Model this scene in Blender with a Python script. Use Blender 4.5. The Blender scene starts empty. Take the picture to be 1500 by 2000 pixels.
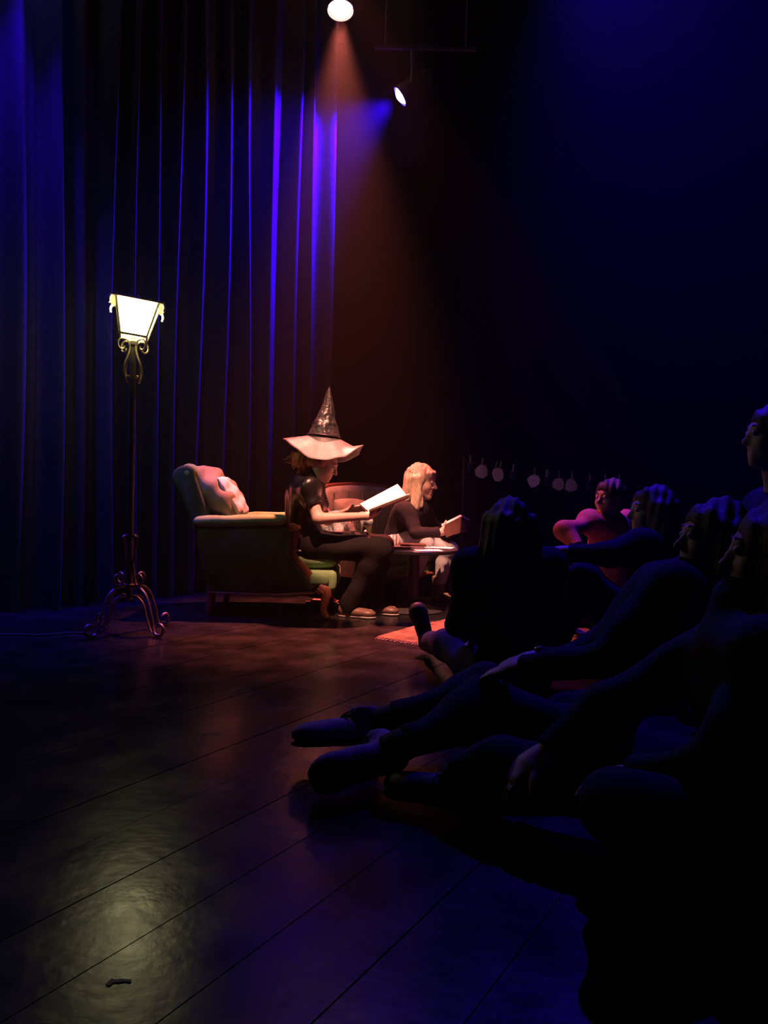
import bpy, bmesh, math, random
import numpy as np
from mathutils import Vector, Matrix, Quaternion

random.seed(7)
rng = np.random.default_rng(7)
SC = bpy.context.scene
COL = SC.collection

# ------------------------------------------------------------------ camera
FPX, HCAM = 1480.0, 0.90
PITCH, ROLL = math.radians(1.55), math.radians(1.4)
FW = np.array([0, math.cos(PITCH), -math.sin(PITCH)])
R0 = np.array([1.0, 0, 0]); U0 = np.array([0, math.sin(PITCH), math.cos(PITCH)])
RT = math.cos(ROLL) * R0 + math.sin(ROLL) * U0
UP = -math.sin(ROLL) * R0 + math.cos(ROLL) * U0
cam_d = bpy.data.cameras.new('camera')
cam = bpy.data.objects.new('camera', cam_d); COL.objects.link(cam)
cam_d.sensor_fit = 'VERTICAL'; cam_d.sensor_height = 24.0; cam_d.lens = FPX / 2000 * 24
cam_d.clip_start = 0.02; cam_d.clip_end = 60
cam.matrix_world = Matrix(((RT[0], UP[0], -FW[0], 0), (RT[1], UP[1], -FW[1], 0),
                           (RT[2], UP[2], -FW[2], HCAM), (0, 0, 0, 1)))
SC.camera = cam

def ray(px, py): return FW + (px - 750) / FPX * RT - (py - 1000) / FPX * UP
def at(px, py, Y):
    d = ray(px, py); p = d * (Y / d[1]); p[2] += HCAM; return p
def on_floor(px, py, z=0.0):
    d = ray(px, py); t = (z - HCAM) / d[2]; p = d * t; p[2] = z; return p

# ------------------------------------------------------------------ haze, exposure
SC.view_settings.view_transform = 'Standard'; SC.view_settings.look = 'None'
SC.view_settings.gamma = 1.0; SC.view_settings.use_curve_mapping = False
SC.view_settings.exposure = 0.0
SC.cycles.use_denoising = True; SC.cycles.use_light_tree = False
SC.cycles.max_bounces = 3; SC.cycles.diffuse_bounces = 2; SC.cycles.glossy_bounces = 2; SC.cycles.transmission_bounces = 0; SC.cycles.volume_bounces = 0
SC.cycles.sample_clamp_indirect = 4.0
W = bpy.data.worlds.new('stage_haze'); SC.world = W; W.use_nodes = True
wt = W.node_tree; wt.nodes.clear()
wo = wt.nodes.new('ShaderNodeOutputWorld')
wb = wt.nodes.new('ShaderNodeBackground'); wb.inputs[0].default_value = (0, 0, 0, 1); wb.inputs[1].default_value = 0
wv = wt.nodes.new('ShaderNodeVolumeScatter'); wv.inputs['Density'].default_value = 0.0022
wv.inputs['Color'].default_value = (1, 1, 1, 1); wv.inputs['Anisotropy'].default_value = 0.55
wt.links.new(wb.outputs[0], wo.inputs['Surface']); wt.links.new(wv.outputs[0], wo.inputs['Volume'])

KEY_POWER, KEY_COLOR = 8000.0, (1.0, 0.17, 0.12)
FRONT_POWER, FRONT_COLOR = 3800.0, (1.0, 0.36, 0.24)
BLUE_POWER, BLUE_COLOR = 10500.0, (0.03, 0.0, 1.0)
LAMP_EMIT = 15.0

# ------------------------------------------------------------------ materials
def mat(name, col, rough=.6, spec=.5, var=.18, scale=18, bump=0.0, bscale=60, metallic=0, sheen=0, emit=None,
        estr=0, stretch=(1, 1, 1), rvar=0, coat=0):
    m = bpy.data.materials.new(name); m.use_nodes = True
    nt = m.node_tree; b = nt.nodes['Principled BSDF']
    tc = nt.nodes.new('ShaderNodeTexCoord'); mp = nt.nodes.new('ShaderNodeMapping')
    mp.inputs['Scale'].default_value = stretch
    nz = nt.nodes.new('ShaderNodeTexNoise'); nz.inputs['Scale'].default_value = scale; nz.inputs['Detail'].default_value = 5
    rp = nt.nodes.new('ShaderNodeValToRGB')
    rp.color_ramp.elements[0].position = .3; rp.color_ramp.elements[1].position = .7
    c = np.array(col, float)
    rp.color_ramp.elements[0].color = (*np.clip(c * (1 - var), 0, 1), 1)
    rp.color_ramp.elements[1].color = (*np.clip(c * (1 + var), 0, 1), 1)
    nt.links.new(tc.outputs['Object'], mp.inputs[0]); nt.links.new(mp.outputs[0], nz.inputs['Vector'])
    nt.links.new(nz.outputs['Fac'], rp.inputs[0]); nt.links.new(rp.outputs[0], b.inputs['Base Color'])
    b.inputs['Roughness'].default_value = rough; b.inputs['Specular IOR Level'].default_value = spec
    b.inputs['Metallic'].default_value = metallic
    if sheen:
        b.inputs['Sheen Weight'].default_value = sheen; b.inputs['Sheen Roughness'].default_value = .4
        b.inputs['Sheen Tint'].default_value = (*np.clip(c * 3, 0, 1), 1)
    if coat: b.inputs['Coat Weight'].default_value = coat; b.inputs['Coat Roughness'].default_value = .15
    if rvar:
        mr = nt.nodes.new('ShaderNodeMapRange'); mr.inputs[3].default_value = rough - rvar; mr.inputs[4].default_value = rough + rvar
        nt.links.new(nz.outputs['Fac'], mr.inputs[0]); nt.links.new(mr.outputs[0], b.inputs['Roughness'])
    if bump:
        n2 = nt.nodes.new('ShaderNodeTexNoise'); n2.inputs['Scale'].default_value = bscale; n2.inputs['Detail'].default_value = 3
        bp = nt.nodes.new('ShaderNodeBump'); bp.inputs['Strength'].default_value = bump; bp.inputs['Distance'].default_value = .01
        nt.links.new(mp.outputs[0], n2.inputs['Vector']); nt.links.new(n2.outputs['Fac'], bp.inputs['Height'])
        nt.links.new(bp.outputs[0], b.inputs['Normal'])
    if emit:
        b.inputs['Emission Color'].default_value = (*emit, 1); b.inputs['Emission Strength'].default_value = estr
    return m

M = {}
M['floor'] = mat('floor_black_paint', (.010, .0096, .0088), .25, .38, .6, 5.0, .09, 24, rvar=.13)
M['under'] = mat('floor_subfloor', (.006, .006, .006), .9)
M['wall'] = mat('wall_black_cloth', (.006, .006, .007), .95, .1, .3, 3)
M['curtain'] = mat('curtain_velour', (.026, .022, .028), .9, .1, .2, 30, .1, 200)
M['iron'] = mat('wrought_iron', (.20, .17, .14), .42, .5, .25, 30, .2, 90, metallic=.6)
M['brass'] = mat('lantern_brass', (.45, .36, .22), .4, .5, .2, 30, metallic=.5)
M['pane'] = mat('lantern_milk_glass', (.9, .9, .82), .3, .5, .03, 6, emit=(1.0, .91, .46), estr=LAMP_EMIT)
M['clear'] = mat('lantern_clear_glass', (.75, .85, .85), .15, .5, .05, 8)
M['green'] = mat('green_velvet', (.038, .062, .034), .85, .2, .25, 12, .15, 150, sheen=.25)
M['greenlit'] = mat('lit_green_velvet', (.16, .29, .13), .85, .2, .2, 10, .15, 150, sheen=.2)  # panel velvet again, key light on seats and arm tops put into its colour
M['wood'] = mat('mahogany', (.16, .055, .03), .32, .5, .3, 12, .05, 60, stretch=(1, 1, 4), coat=.3)
M['nail'] = mat('nail_brass', (.5, .35, .15), .3, .5, .1, 20, metallic=.8)
M['tan'] = mat('tan_cushion_cloth', (.19, .20, .15), .85, .2, .25, 8, .2, 120)
M['pale'] = mat('pale_pillow_cloth', (.55, .55, .56), .85, .2, .25, 7, .1, 90)
M['rose'] = mat('rose_upholstery', (.24, .25, .21), .85, .2, .25, 9, .15, 120, sheen=.1)
M['grey'] = mat('grey_knit', (.30, .34, .34), .9, .2, .6, 70, .4, 120)
M['skin'] = mat('skin', (.50, .36, .29), .5, .4, .10, 14)
M['skindk'] = mat('skin_tan', (.42, .27, .2), .5, .4, .10, 14)
M['lip'] = mat('lips', (.35, .12, .10), .45)
M['eye'] = mat('eye_white', (.6, .6, .58), .2); M['iris'] = mat('iris_dark', (.03, .03, .03), .1)
M['black'] = mat('black_cotton', (.010, .009, .010), .75, .3, .3, 25, .25, 120)
M['satin'] = mat('black_satin', (.010, .009, .0095), .30, .5, .2, 16, .25, 30)
M['trouser'] = mat('dark_plum_trousers', (.006, .0042, .0045), .85, .2, .3, 20, .25, 120)
M['plum'] = mat('dark_plum_knit', (.0065, .0055, .008), .9, .2, .3, 25, .3, 120)
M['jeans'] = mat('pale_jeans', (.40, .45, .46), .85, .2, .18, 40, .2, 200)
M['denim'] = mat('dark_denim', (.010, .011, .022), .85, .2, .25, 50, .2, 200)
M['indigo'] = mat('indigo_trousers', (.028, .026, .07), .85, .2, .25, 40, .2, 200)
M['brimcloth'] = mat('hat_brim_satin', (.056, .060, .056), .5, .5, .22, 9, .15, 25)
M['conecloth'] = mat('hat_cone_satin', (.020, .021, .021), .36, .6, .4, 14, .6, 40)
M['ginger'] = mat('ginger_hair', (.42, .17, .06), .5, .4, .4, 50, .4, 120, stretch=(3, 3, .6))
M['blonde'] = mat('ash_blonde_hair', (.42, .36, .25), .48, .5, .35, 60, .4, 140, stretch=(3, 3, .5))
M['darkhair'] = mat('dark_hair', (.02, .016, .012), .5, .4, .4, 60, .4, 120, stretch=(3, 3, .5))
M['brownhair'] = mat('brown_hair', (.05, .03, .018), .5, .4, .4, 60, .4, 120, stretch=(3, 3, .5))
M['shoe'] = mat('brown_leather_shoe', (.13, .07, .05), .4, .5, .25, 25, .1, 80)
M['sole'] = mat('pale_sole', (.3, .28, .26), .8); M['dsole'] = mat('dark_rubber_sole', (.008, .008, .009), .8, .3, .3, 40)
M['boot'] = mat('brown_suede_boot', (.16, .12, .08), .85, .2, .2, 30, .2, 120)
M['darkshoe'] = mat('dark_shoe', (.009, .009, .01), .6, .4)
M['mauve'] = mat('mauve_canvas_shoe', (.30, .18, .32), .85, .3, .25, 50, .2, 160)
M['page'] = mat('book_paper', (.80, .79, .76), .8, .2, .03, 20)
M['cover'] = mat('red_brown_book_cover', (.22, .10, .08), .5, .5, .2, 15)
M['tancover'] = mat('tan_book_cover', (.045, .024, .017), .85, .15, .2, 15)
M['darkcover'] = mat('dark_book_cover', (.05, .04, .05), .5, .5, .2, 15)
M['table'] = mat('black_table_laminate', (.014, .013, .014), .35, .5, .2, 15)
M['tbase'] = mat('black_cast_iron', (.03, .028, .03), .45, .5, .2, 25)
M['rug'] = mat('rust_rug_pile', (.15, .10, .05), .95, .1, .6, 9, .5, 160)
M['fringe'] = mat('rug_fringe', (.30, .22, .15), .95)
M['shirtred'] = mat('red_shirt', (.33, .12, .11), .85, .2, .2, 20, .2, 100)
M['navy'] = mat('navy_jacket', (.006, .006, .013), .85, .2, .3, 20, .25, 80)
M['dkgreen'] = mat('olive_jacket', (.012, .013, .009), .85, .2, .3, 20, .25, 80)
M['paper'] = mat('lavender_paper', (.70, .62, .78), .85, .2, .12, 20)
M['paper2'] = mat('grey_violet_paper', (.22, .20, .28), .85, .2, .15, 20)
M['peg'] = mat('wooden_peg', (.30, .24, .26), .7)
M['cord'] = mat('dark_cord', (.05, .045, .05), .5)
M['can'] = mat('lamp_housing_black', (.015, .015, .016), .5, .5)
M['watch'] = mat('polished_watch_glass', (.35, .3, .4), .08, .8, .1, 20, metallic=.9)
M['strap'] = mat('purple_strap', (.22, .08, .30), .5)
M['stripe'] = None

def lens_mat(name, col, s): return mat(name, (.8, .8, .8), .2, .5, .02, 10, emit=col, estr=s)
def stripe_mat():
    m = mat('pink_striped_cotton', (.5, .3, .3), .85); nt = m.node_tree; b = nt.nodes['Principled BSDF']
    tc = nt.nodes.new('ShaderNodeTexCoord'); wv_ = nt.nodes.new('ShaderNodeTexWave'); wv_.inputs['Scale'].default_value = 12
    rp = nt.nodes.new('ShaderNodeValToRGB'); rp.color_ramp.elements[0].color = (.12, .05, .06, 1); rp.color_ramp.elements[1].color = (.55, .42, .42, 1)
    nt.links.new(tc.outputs['Object'], wv_.inputs['Vector']); nt.links.new(wv_.outputs['Color'], rp.inputs[0]); nt.links.new(rp.outputs[0], b.inputs['Base Color'])
    return m
M['stripe'] = stripe_mat()

# ------------------------------------------------------------------ object helpers
def tag(o, label=None, cat=None, group=None, kind=None):
    if label: o['label'] = label
    if cat: o['category'] = cat
    if group: o['group'] = group
    if kind: o['kind'] = kind
    return o
def empty(name, loc, label, cat, rotz=0, group=None):
    o = bpy.data.objects.new(name, None); COL.objects.link(o); o.empty_display_size = .1
    o.location = tuple(float(v) for v in loc); o.rotation_euler = (0, 0, rotz)
    return tag(o, label, cat, group)
def root_of(o):
    while o.parent: o = o.parent
    return o
def make(name, V, F, m, parent=None, smooth=True, world=False, auto=None):
    V = np.asarray(V, float)
    if world and parent: V = V - np.array(root_of(parent).location)
    me = bpy.data.meshes.new(name); me.from_pydata(V.tolist(), [], F if isinstance(F, list) else F.tolist())
    me.materials.append(M[m] if isinstance(m, str) else m)
    me.update()
    if smooth:
        me.polygons.foreach_set('use_smooth', [True] * len(me.polygons))
    if auto is not None:
        me.set_sharp_from_angle(angle=math.radians(auto))
    o = bpy.data.objects.new(name, me); COL.objects.link(o)
    if parent: o.parent = parent
    return o

class MB:
    def __init__(s): s.V = []; s.F = []
    def add(s, V, F):
        n = len(s.V); s.V += [tuple(map(float, v)) for v in V]; s.F += [[i + n for i in f] for f in F]; return s
    def box(s, c, d, rot=None, bev=0, seg=2):
        bm = bmesh.new(); bmesh.ops.create_cube(bm, size=1)
        bmesh.ops.scale(bm, vec=d, verts=bm.verts)
        if bev: bmesh.ops.bevel(bm, geom=list(bm.edges), offset=min(bev, min(d) * .49), segments=seg, affect='EDGES', profile=.5)
        mtx = Matrix.Translation(Vector([float(v) for v in c])) @ (rot.to_4x4() if rot is not None else Matrix())
        bmesh.ops.transform(bm, matrix=mtx, verts=bm.verts)
        bm.verts.index_update(); s.add([v.co for v in bm.verts], [[v.index for v in f.verts] for f in bm.faces]); bm.free(); return s
    def prism(s, poly, y0, y1, bev=0, seg=2):            # poly: (x, z) list, extruded along y
        bm = bmesh.new(); vs = [bm.verts.new((p[0], y0, p[1])) for p in poly]
        f = bm.faces.new(vs); r = bmesh.ops.extrude_face_region(bm, geom=[f])
        bmesh.ops.translate(bm, vec=(0, y1 - y0, 0), verts=[v for v in r['geom'] if isinstance(v, bmesh.types.BMVert)])
        bmesh.ops.recalc_face_normals(bm, faces=bm.faces)
        if bev: bmesh.ops.bevel(bm, geom=list(bm.edges), offset=bev, segments=seg, affect='EDGES', profile=.5, clamp_overlap=True)
        bm.verts.index_update(); s.add([v.co for v in bm.verts], [[v.index for v in f.verts] for f in bm.faces]); bm.free(); return s
    def tube(s, P, r, n=8, close=False, flat=None):
        P = [np.array(p, float) for p in P]; m = len(P); rs = np.interp(np.linspace(0, 1, m), np.linspace(0, 1, len(r)), r) if hasattr(r, '__len__') else [r] * m
        V = []; F = []; N = None
        for i in range(m):
            t = P[min(i + 1, m - 1)] - P[max(i - 1, 0)]; t /= np.linalg.norm(t) + 1e-9
            if N is None:
                a = np.array([0, 0, 1.]) if abs(t[2]) < .9 else np.array([1., 0, 0]); N = np.cross(t, a)
            N = N - t * np.dot(N, t); N /= np.linalg.norm(N) + 1e-9; B = np.cross(t, N)
            for k in range(n):
                a = 2 * math.pi * k / n
                V.append(P[i] + rs[i] * (math.cos(a) * N + math.sin(a) * B * (flat or 1)))
        for i in range(m - 1):
            for k in range(n):
                F.append([i * n + k, i * n + (k + 1) % n, (i + 1) * n + (k + 1) % n, (i + 1) * n + k])
        F.append(list(range(n))[::-1]); F.append([(m - 1) * n + k for k in range(n)])
        return s.add(V, F)
    def lathe(s, prof, n=28, axis=(0, 0, 0)):             # prof: (r, z)
        V = []; F = []
        for r, z in prof:
            for k in range(n):
                a = 2 * math.pi * k / n; V.append((axis[0] + r * math.cos(a), axis[1] + r * math.sin(a), axis[2] + z))
        for i in range(len(prof) - 1):
            for k in range(n): F.append([i * n + k, i * n + (k + 1) % n, (i + 1) * n + (k + 1) % n, (i + 1) * n + k])
        F.append(list(range(n))[::-1]); F.append([(len(prof) - 1) * n + k for k in range(n)])
        return s.add(V, F)
    def build(s, name, m, parent=None, smooth=True, world=False, auto=35): return make(name, s.V, s.F, m, parent, smooth, world, auto)

def spline(P, n=8):
    P = [np.array(p, float) for p in P]; Q = [2 * P[0] - P[1]] + P + [2 * P[-1] - P[-2]]; out = []
    for i in range(1, len(Q) - 2):
        for t in np.linspace(0, 1, n, endpoint=False):
            a, b, c, d = Q[i - 1], Q[i], Q[i + 1], Q[i + 2]
            out.append(.5 * ((2 * b) + (c - a) * t + (2 * a - 5 * b + 4 * c - d) * t * t + (3 * b - a - 3 * c + d) * t ** 3))
    out.append(P[-1]); return out

def pillow(name, m, parent, c, X, Y, sx, sy, th, world=False, wr=.012, seed=0, p=2.6):
    """soft cushion: centre c, in-plane unit axes X, Y, full sizes sx, sy, thickness th"""
    X = np.array(X, float); X /= np.linalg.norm(X); Y = np.array(Y, float); Y -= X * np.dot(X, Y); Y /= np.linalg.norm(Y); Nn = np.cross(X, Y)
    r = np.random.default_rng(seed); n = 28; V = []; F = []
    ph = r.uniform(0, 6.28, 6)
    for side in (1, -1):
        for j in range(n + 1):
            for i in range(n + 1):
                u = -1 + 2 * i / n; v = -1 + 2 * j / n
                h = max(0, (1 - abs(u) ** p)) ** .55 * max(0, (1 - abs(v) ** p)) ** .55
                pin = 1 - .10 * (u * u * v * v)
                w = wr * (math.sin(5 * u + 3 * v + ph[0]) + .7 * math.sin(9 * v - 4 * u + ph[1]) + .5 * math.sin(14 * u * v + ph[2])) * h
                V.append(np.array(c) + X * u * sx / 2 * pin + Y * v * sy / 2 * pin + Nn * side * (th / 2 * h + w * .6))
    a = (n + 1) * (n + 1)
    for s_ in (0, 1):
        for j in range(n):
            for i in range(n):
                q = [s_ * a + j * (n + 1) + i, s_ * a + j * (n + 1) + i + 1, s_ * a + (j + 1) * (n + 1) + i + 1, s_ * a + (j + 1) * (n + 1) + i]
                F.append(q if s_ == 0 else q[::-1])
    o = make(name, V, F, m, parent, True, world)
    bm = bmesh.new(); bm.from_mesh(o.data); bmesh.ops.remove_doubles(bm, verts=bm.verts, dist=1e-5); bm.to_mesh(o.data); bm.free()
    return o

# ------------------------------------------------------------------ signed distance bodies (one continuous skin)
def C(a, b, ra, rb=None, k=.03): return ['c', np.array(a, float), np.array(b, float), ra, ra if rb is None else rb, k, 1]
def E(c, ax, rad, k=.03): return ['e', np.array(c, float), np.array(ax, float), np.array(rad, float), None, k, 1]
def NOT(p): p = list(p); p[6] = -1; return p
def CUT(p0, n, rad): n = np.array(n, float); return ['p', np.array(p0, float), n / np.linalg.norm(n), rad, None, 0, -1]
def grow(p, d):
    p = list(p)
    if p[0] == 'c': p[3] += d; p[4] += d
    elif p[0] == 'e': p[3] = p[3] + d
    return p

def sdf_mesh(prims, h, disp=None):
    lo = np.full(3, 1e9); hi = -lo
    for p in prims:
        if p[6] < 0: continue
        if p[0] == 'c': r = max(p[3], p[4]); lo = np.minimum(lo, np.minimum(p[1], p[2]) - r); hi = np.maximum(hi, np.maximum(p[1], p[2]) + r)
        else: r = max(p[3]); lo = np.minimum(lo, p[1] - r); hi = np.maximum(hi, p[1] + r)
    lo -= .05; hi += .05
    n = np.ceil((hi - lo) / h).astype(int) + 1
    F = np.full(n, .08, np.float32)
    ax = [(lo[i] + h * np.arange(n[i])).astype(np.float32) for i in range(3)]
    for p in prims:
        k = p[5]
        if p[0] == 'c': r = max(p[3], p[4]); a = np.minimum(p[1], p[2]) - r; b = np.maximum(p[1], p[2]) + r
        elif p[0] == 'e': r = max(p[3]); a = p[1] - r; b = p[1] + r
        else: a = p[1] - p[3]; b = p[1] + p[3]
        g = k + 3 * h + .012
        i0 = np.clip(((a - g - lo) / h).astype(int), 0, n); i1 = np.clip(((b + g - lo) / h).astype(int) + 2, 0, n)
        if np.any(i1 <= i0): continue
        sl = tuple(slice(i0[i], i1[i]) for i in range(3))
        x = ax[0][sl[0]][:, None, None]; y = ax[1][sl[1]][None, :, None]; z = ax[2][sl[2]][None, None, :]
        if p[0] == 'c':
            A = p[1]; D = p[2] - A; L = float(D @ D) + 1e-12
            t = np.clip(((x - A[0]) * D[0] + (y - A[1]) * D[1] + (z - A[2]) * D[2]) / L, 0, 1)
            d = np.sqrt((x - A[0] - t * D[0]) ** 2 + (y - A[1] - t * D[1]) ** 2 + (z - A[2] - t * D[2]) ** 2) - (p[3] + (p[4] - p[3]) * t)
        elif p[0] == 'e':
            q = [(x - p[1][0]) * p[2][i][0] + (y - p[1][1]) * p[2][i][1] + (z - p[1][2]) * p[2][i][2] for i in range(3)]
            k0 = np.sqrt(sum((q[i] / p[3][i]) ** 2 for i in range(3))); k1 = np.sqrt(sum((q[i] / p[3][i] ** 2) ** 2 for i in range(3))) + 1e-6
            d = k0 * (k0 - 1) / k1
        else:
            d = -((x - p[1][0]) * p[2][0] + (y - p[1][1]) * p[2][1] + (z - p[1][2]) * p[2][2])
            F[sl] = np.maximum(F[sl], -d); continue
        f = F[sl]
        if p[6] > 0:
            m_ = np.maximum(k - np.abs(f - d), 0) / max(k, 1e-6); F[sl] = np.minimum(f, d) - m_ * m_ * k * .25
        else:
            d = -d; m_ = np.maximum(k - np.abs(f - d), 0) / max(k, 1e-6); F[sl] = np.maximum(f, d) + m_ * m_ * k * .25
    if disp is not None:
        F -= disp(ax[0][:, None, None], ax[1][None, :, None], ax[2][None, None, :]).astype(np.float32) * (np.abs(F) < .06)
    F[0] = F[-1] = .08; F[:, 0] = F[:, -1] = .08; F[:, :, 0] = F[:, :, -1] = .08
    S = F < 0
    cnt = np.zeros(n - 1, np.int8)
    for dx in (0, 1):
        for dy in (0, 1):
            for dz in (0, 1): cnt += S[dx:n[0] - 1 + dx, dy:n[1] - 1 + dy, dz:n[2] - 1 + dz]
    ci = np.argwhere((cnt > 0) & (cnt < 8)); idx = np.full(n - 1, -1, np.int32); idx[tuple(ci.T)] = np.arange(len(ci))
    corners = np.array([[a, b, c] for a in (0, 1) for b in (0, 1) for c in (0, 1)])
    val = np.stack([F[tuple((ci + c).T)] for c in corners], 1)
    acc = np.zeros((len(ci), 3)); num = np.zeros(len(ci))
    for a in range(8):
        for b in range(a + 1, 8):
            if np.abs(corners[a] - corners[b]).sum() != 1: continue
            va, vb = val[:, a], val[:, b]; m_ = (va < 0) != (vb < 0); t = np.where(m_, va / np.where(m_, va - vb, 1), 0)
            acc += np.where(m_[:, None], corners[a] + t[:, None] * (corners[b] - corners[a]), 0); num += m_
    V = lo + (ci + acc / num[:, None]) * h
    quads = []
    for axn in range(3):
        o1, o2 = (axn + 1) % 3, (axn + 2) % 3
        s0 = [slice(None)] * 3; s1 = [slice(None)] * 3; s0[axn] = slice(0, -1); s1[axn] = slice(1, None)
        e = np.argwhere(S[tuple(s0)] != S[tuple(s1)])
        e = e[(e[:, o1] > 0) & (e[:, o2] > 0)]
        if not len(e): continue
        def cell(a, b): q = e.copy(); q[:, o1] -= a; q[:, o2] -= b; return idx[tuple(q.T)]
        q = np.stack([cell(1, 1), cell(0, 1), cell(0, 0), cell(1, 0)], 1)
        fl = ~S[tuple(e.T)]; q[fl] = q[fl][:, ::-1]; quads.append(q)
    Q = np.concatenate(quads); Q = Q[(Q >= 0).all(1)]
    return V, Q

def folds(amp, freq=28, seed=0, n=5, zs=.5):
    r = np.random.default_rng(seed); d = r.normal(size=(n, 3)); d[:, 2] *= zs; d /= np.linalg.norm(d, axis=1)[:, None]; ph = r.uniform(0, 6.28, n); fr = freq * r.uniform(.6, 1.6, n)
    def f(x, y, z):
        return amp / n * 1.6 * sum(np.sin(fr[i] * (d[i, 0] * x + d[i, 1] * y + d[i, 2] * z) + ph[i] + 1.2 * np.sin(9 * (d[i, 1] * x - d[i, 0] * y + z))) for i in range(n))
    return f
def strands(amp, axis=(0, 0, 1), freq=260, seed=0):
    r = np.random.default_rng(seed); a = np.array(axis, float); a /= np.linalg.norm(a)
    b = np.cross(a, [.3, .9, .1]); b /= np.linalg.norm(b); c = np.cross(a, b)
    def f(x, y, z):
        u = x * b[0] + y * b[1] + z * b[2]; v = x * c[0] + y * c[1] + z * c[2]; w = x * a[0] + y * a[1] + z * a[2]
        return amp * (np.sin(freq * u + 5 * np.sin(6 * w)) * .5 + np.sin(freq * .63 * v + 2 + 4 * np.sin(5 * w)) * .5 + .8 * np.sin(freq * .3 * (u + v) + 3 * np.sin(4 * w)))
    return f
def blob(name, prims, h, m, parent, disp=None, world=True):
    V, Q = sdf_mesh(prims, h, disp); return make(name, V, Q, m, parent, True, world)

def nrm(v): v = np.array(v, float); return v / np.linalg.norm(v)
def frame(f, u=(0, 0, 1)):
    f = nrm(f); r = nrm(np.cross(f, u)); return r, f, np.cross(r, f)

def head_prims(c, face, up=(0, 0, 1), s=1.0, mouth=0):
    r, f, u = frame(face, up); ax = np.array([r, f, u]); c = np.array(c, float)
    L = lambda a, b, d: c + s * (a * r + b * f + d * u)
    P = [E(L(0, -.012, .028), ax, np.array([.076, .096, .09]) * s, .03), E(L(0, .018, -.045), ax, np.array([.058, .070, .070]) * s, .04),
         C(L(0, .062, -.094), L(0, .068, -.098), .022 * s, k=.03), E(L(.036, .052, -.028), ax, np.array([.028, .03, .03]) * s, .025), E(L(-.036, .052, -.028), ax, np.array([.028, .03, .03]) * s, .025),
         C(L(-.036, .076, .030), L(.036, .076, .030), .013 * s, k=.02),
         NOT(E(L(.031, .103, .012), ax, np.array([.017, .016, .012]) * s, .012)), NOT(E(L(-.031, .103, .012), ax, np.array([.017, .016, .012]) * s, .012)),
         C(L(0, .085, .016), L(0, .112, -.026), .009 * s, .012 * s, .012), C(L(-.013, .094, -.030), L(.013, .094, -.030), .009 * s, k=.008),
         C(L(-.018, .084, -.057), L(.018, .084, -.057), .008 * s, k=.008), C(L(-.016, .082, -.073), L(.016, .082, -.073), .009 * s, k=.008)]
    if mouth: P.append(NOT(C(L(-.013, .094, -.066), L(.013, .094, -.066), .006 * s, k=.003)))
    for q in (-1, 1): P.append(E(L(q * .077, -.005, .0), ax, np.array([.011, .02, .031]) * s, .01))
    return P, L, ax

def hand_prims(Wp, d, n, thumb, curl=(.5, .6, .4), s=1.0, spread=.0, tcurl=.35):
    """palm normal n, fingers along d bending towards n, thumb on the side of vector thumb"""
    d = nrm(d); n = nrm(np.array(n, float) - d * np.dot(n, d)); t = np.cross(d, n); t = t if np.dot(t, thumb) > 0 else -t
    Wp = np.array(Wp, float); P = [C(Wp, Wp + d * .03 * s, .026 * s, .028 * s, .02),
        E(Wp + d * .055 * s, [t, d, n], np.array([.040, .050, .017]) * s, .02)]
    for j, (o, ln) in enumerate(zip((.030, .010, -.010, -.029), (.074, .083, .078, .062))):
        p = Wp + s * (d * (.088 - abs(o) * .25) + t * o); a = 0.0; dd = d + t * spread * o * 30; dd = nrm(dd)
        for q, fr in enumerate((.44, .32, .24)):
            a += curl[q]; v = nrm(dd * math.cos(a) + n * math.sin(a)); p2 = p + v * ln * fr * s
            P.append(C(p, p2, (.0092 - .0008 * q) * s, (.0086 - .0010 * q) * s, .005)); p = p2
    p = Wp + s * (d * .028 + t * .028); v = nrm(t * .75 + d * .65 + n * .25)
    P.append(C(Wp + s * (d * .02 + t * .012), p, .017 * s, .014 * s, .012))
    for q, ln in enumerate((.036, .034)):
        v = nrm(v + n * tcurl * q + d * .35 * q); p2 = p + v * ln * s; P.append(C(p, p2, (.0115 - .001 * q) * s, (.0102 - .0014 * q) * s, .006)); p = p2
    return P

def torso_prims(J, s=1.0, w=1.0):
    r, f, u = frame(J['fwd'], nrm(J['neck'] - J['pelvis'])); ax = np.array([r, f, u]); pv, nk = J['pelvis'], J['neck']
    mid = pv * .52 + nk * .48 - f * J.get('hunch', .02); ch = pv * .25 + nk * .75 - f * J.get('hunch', .02) * .7
    return [E(pv, ax, np.array([.165 * w, .125, .125]) * s, .06), E(mid, ax, np.array([.138 * w, .105, .16]) * s, .09), E(ch, ax, np.array([.158 * w, .115, .15]) * s, .08),
            C(J['shR'], J['shL'], .058 * s, .058 * s, .07)]
def limb(a, b, r0, r1, k=.035): return C(a, b, r0, r1, k)
def arm_prims(J, q, s=1.0):
    return [limb(J['sh' + q], J['el' + q], .053 * s, .040 * s, .05), limb(J['el' + q], J['wr' + q], .041 * s, .027 * s, .02)]
def leg_prims(J, q, s=1.0):
    k = J['kn' + q]; a = J['an' + q]; c = k * .68 + a * .32
    bk = nrm(J['hip' + q] - k); calf = c + nrm(bk + .001) * .012
    return [limb(J['hip' + q], k, .088 * s, .060 * s, .05), limb(k, calf, .058 * s, .055 * s, .03), limb(calf, a, .055 * s, .038 * s, .03)]
def foot_prims(a, toe, s=1.0, k=.02):
    d = nrm(toe - a); heel = np.array([a[0], a[1], toe[2]]) if abs(d[2]) < .8 else a
    return [C(a, heel * .8 + a * .2, .036 * s, .034 * s, k), C(heel, toe, .036 * s, .028 * s, .03)]
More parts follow.
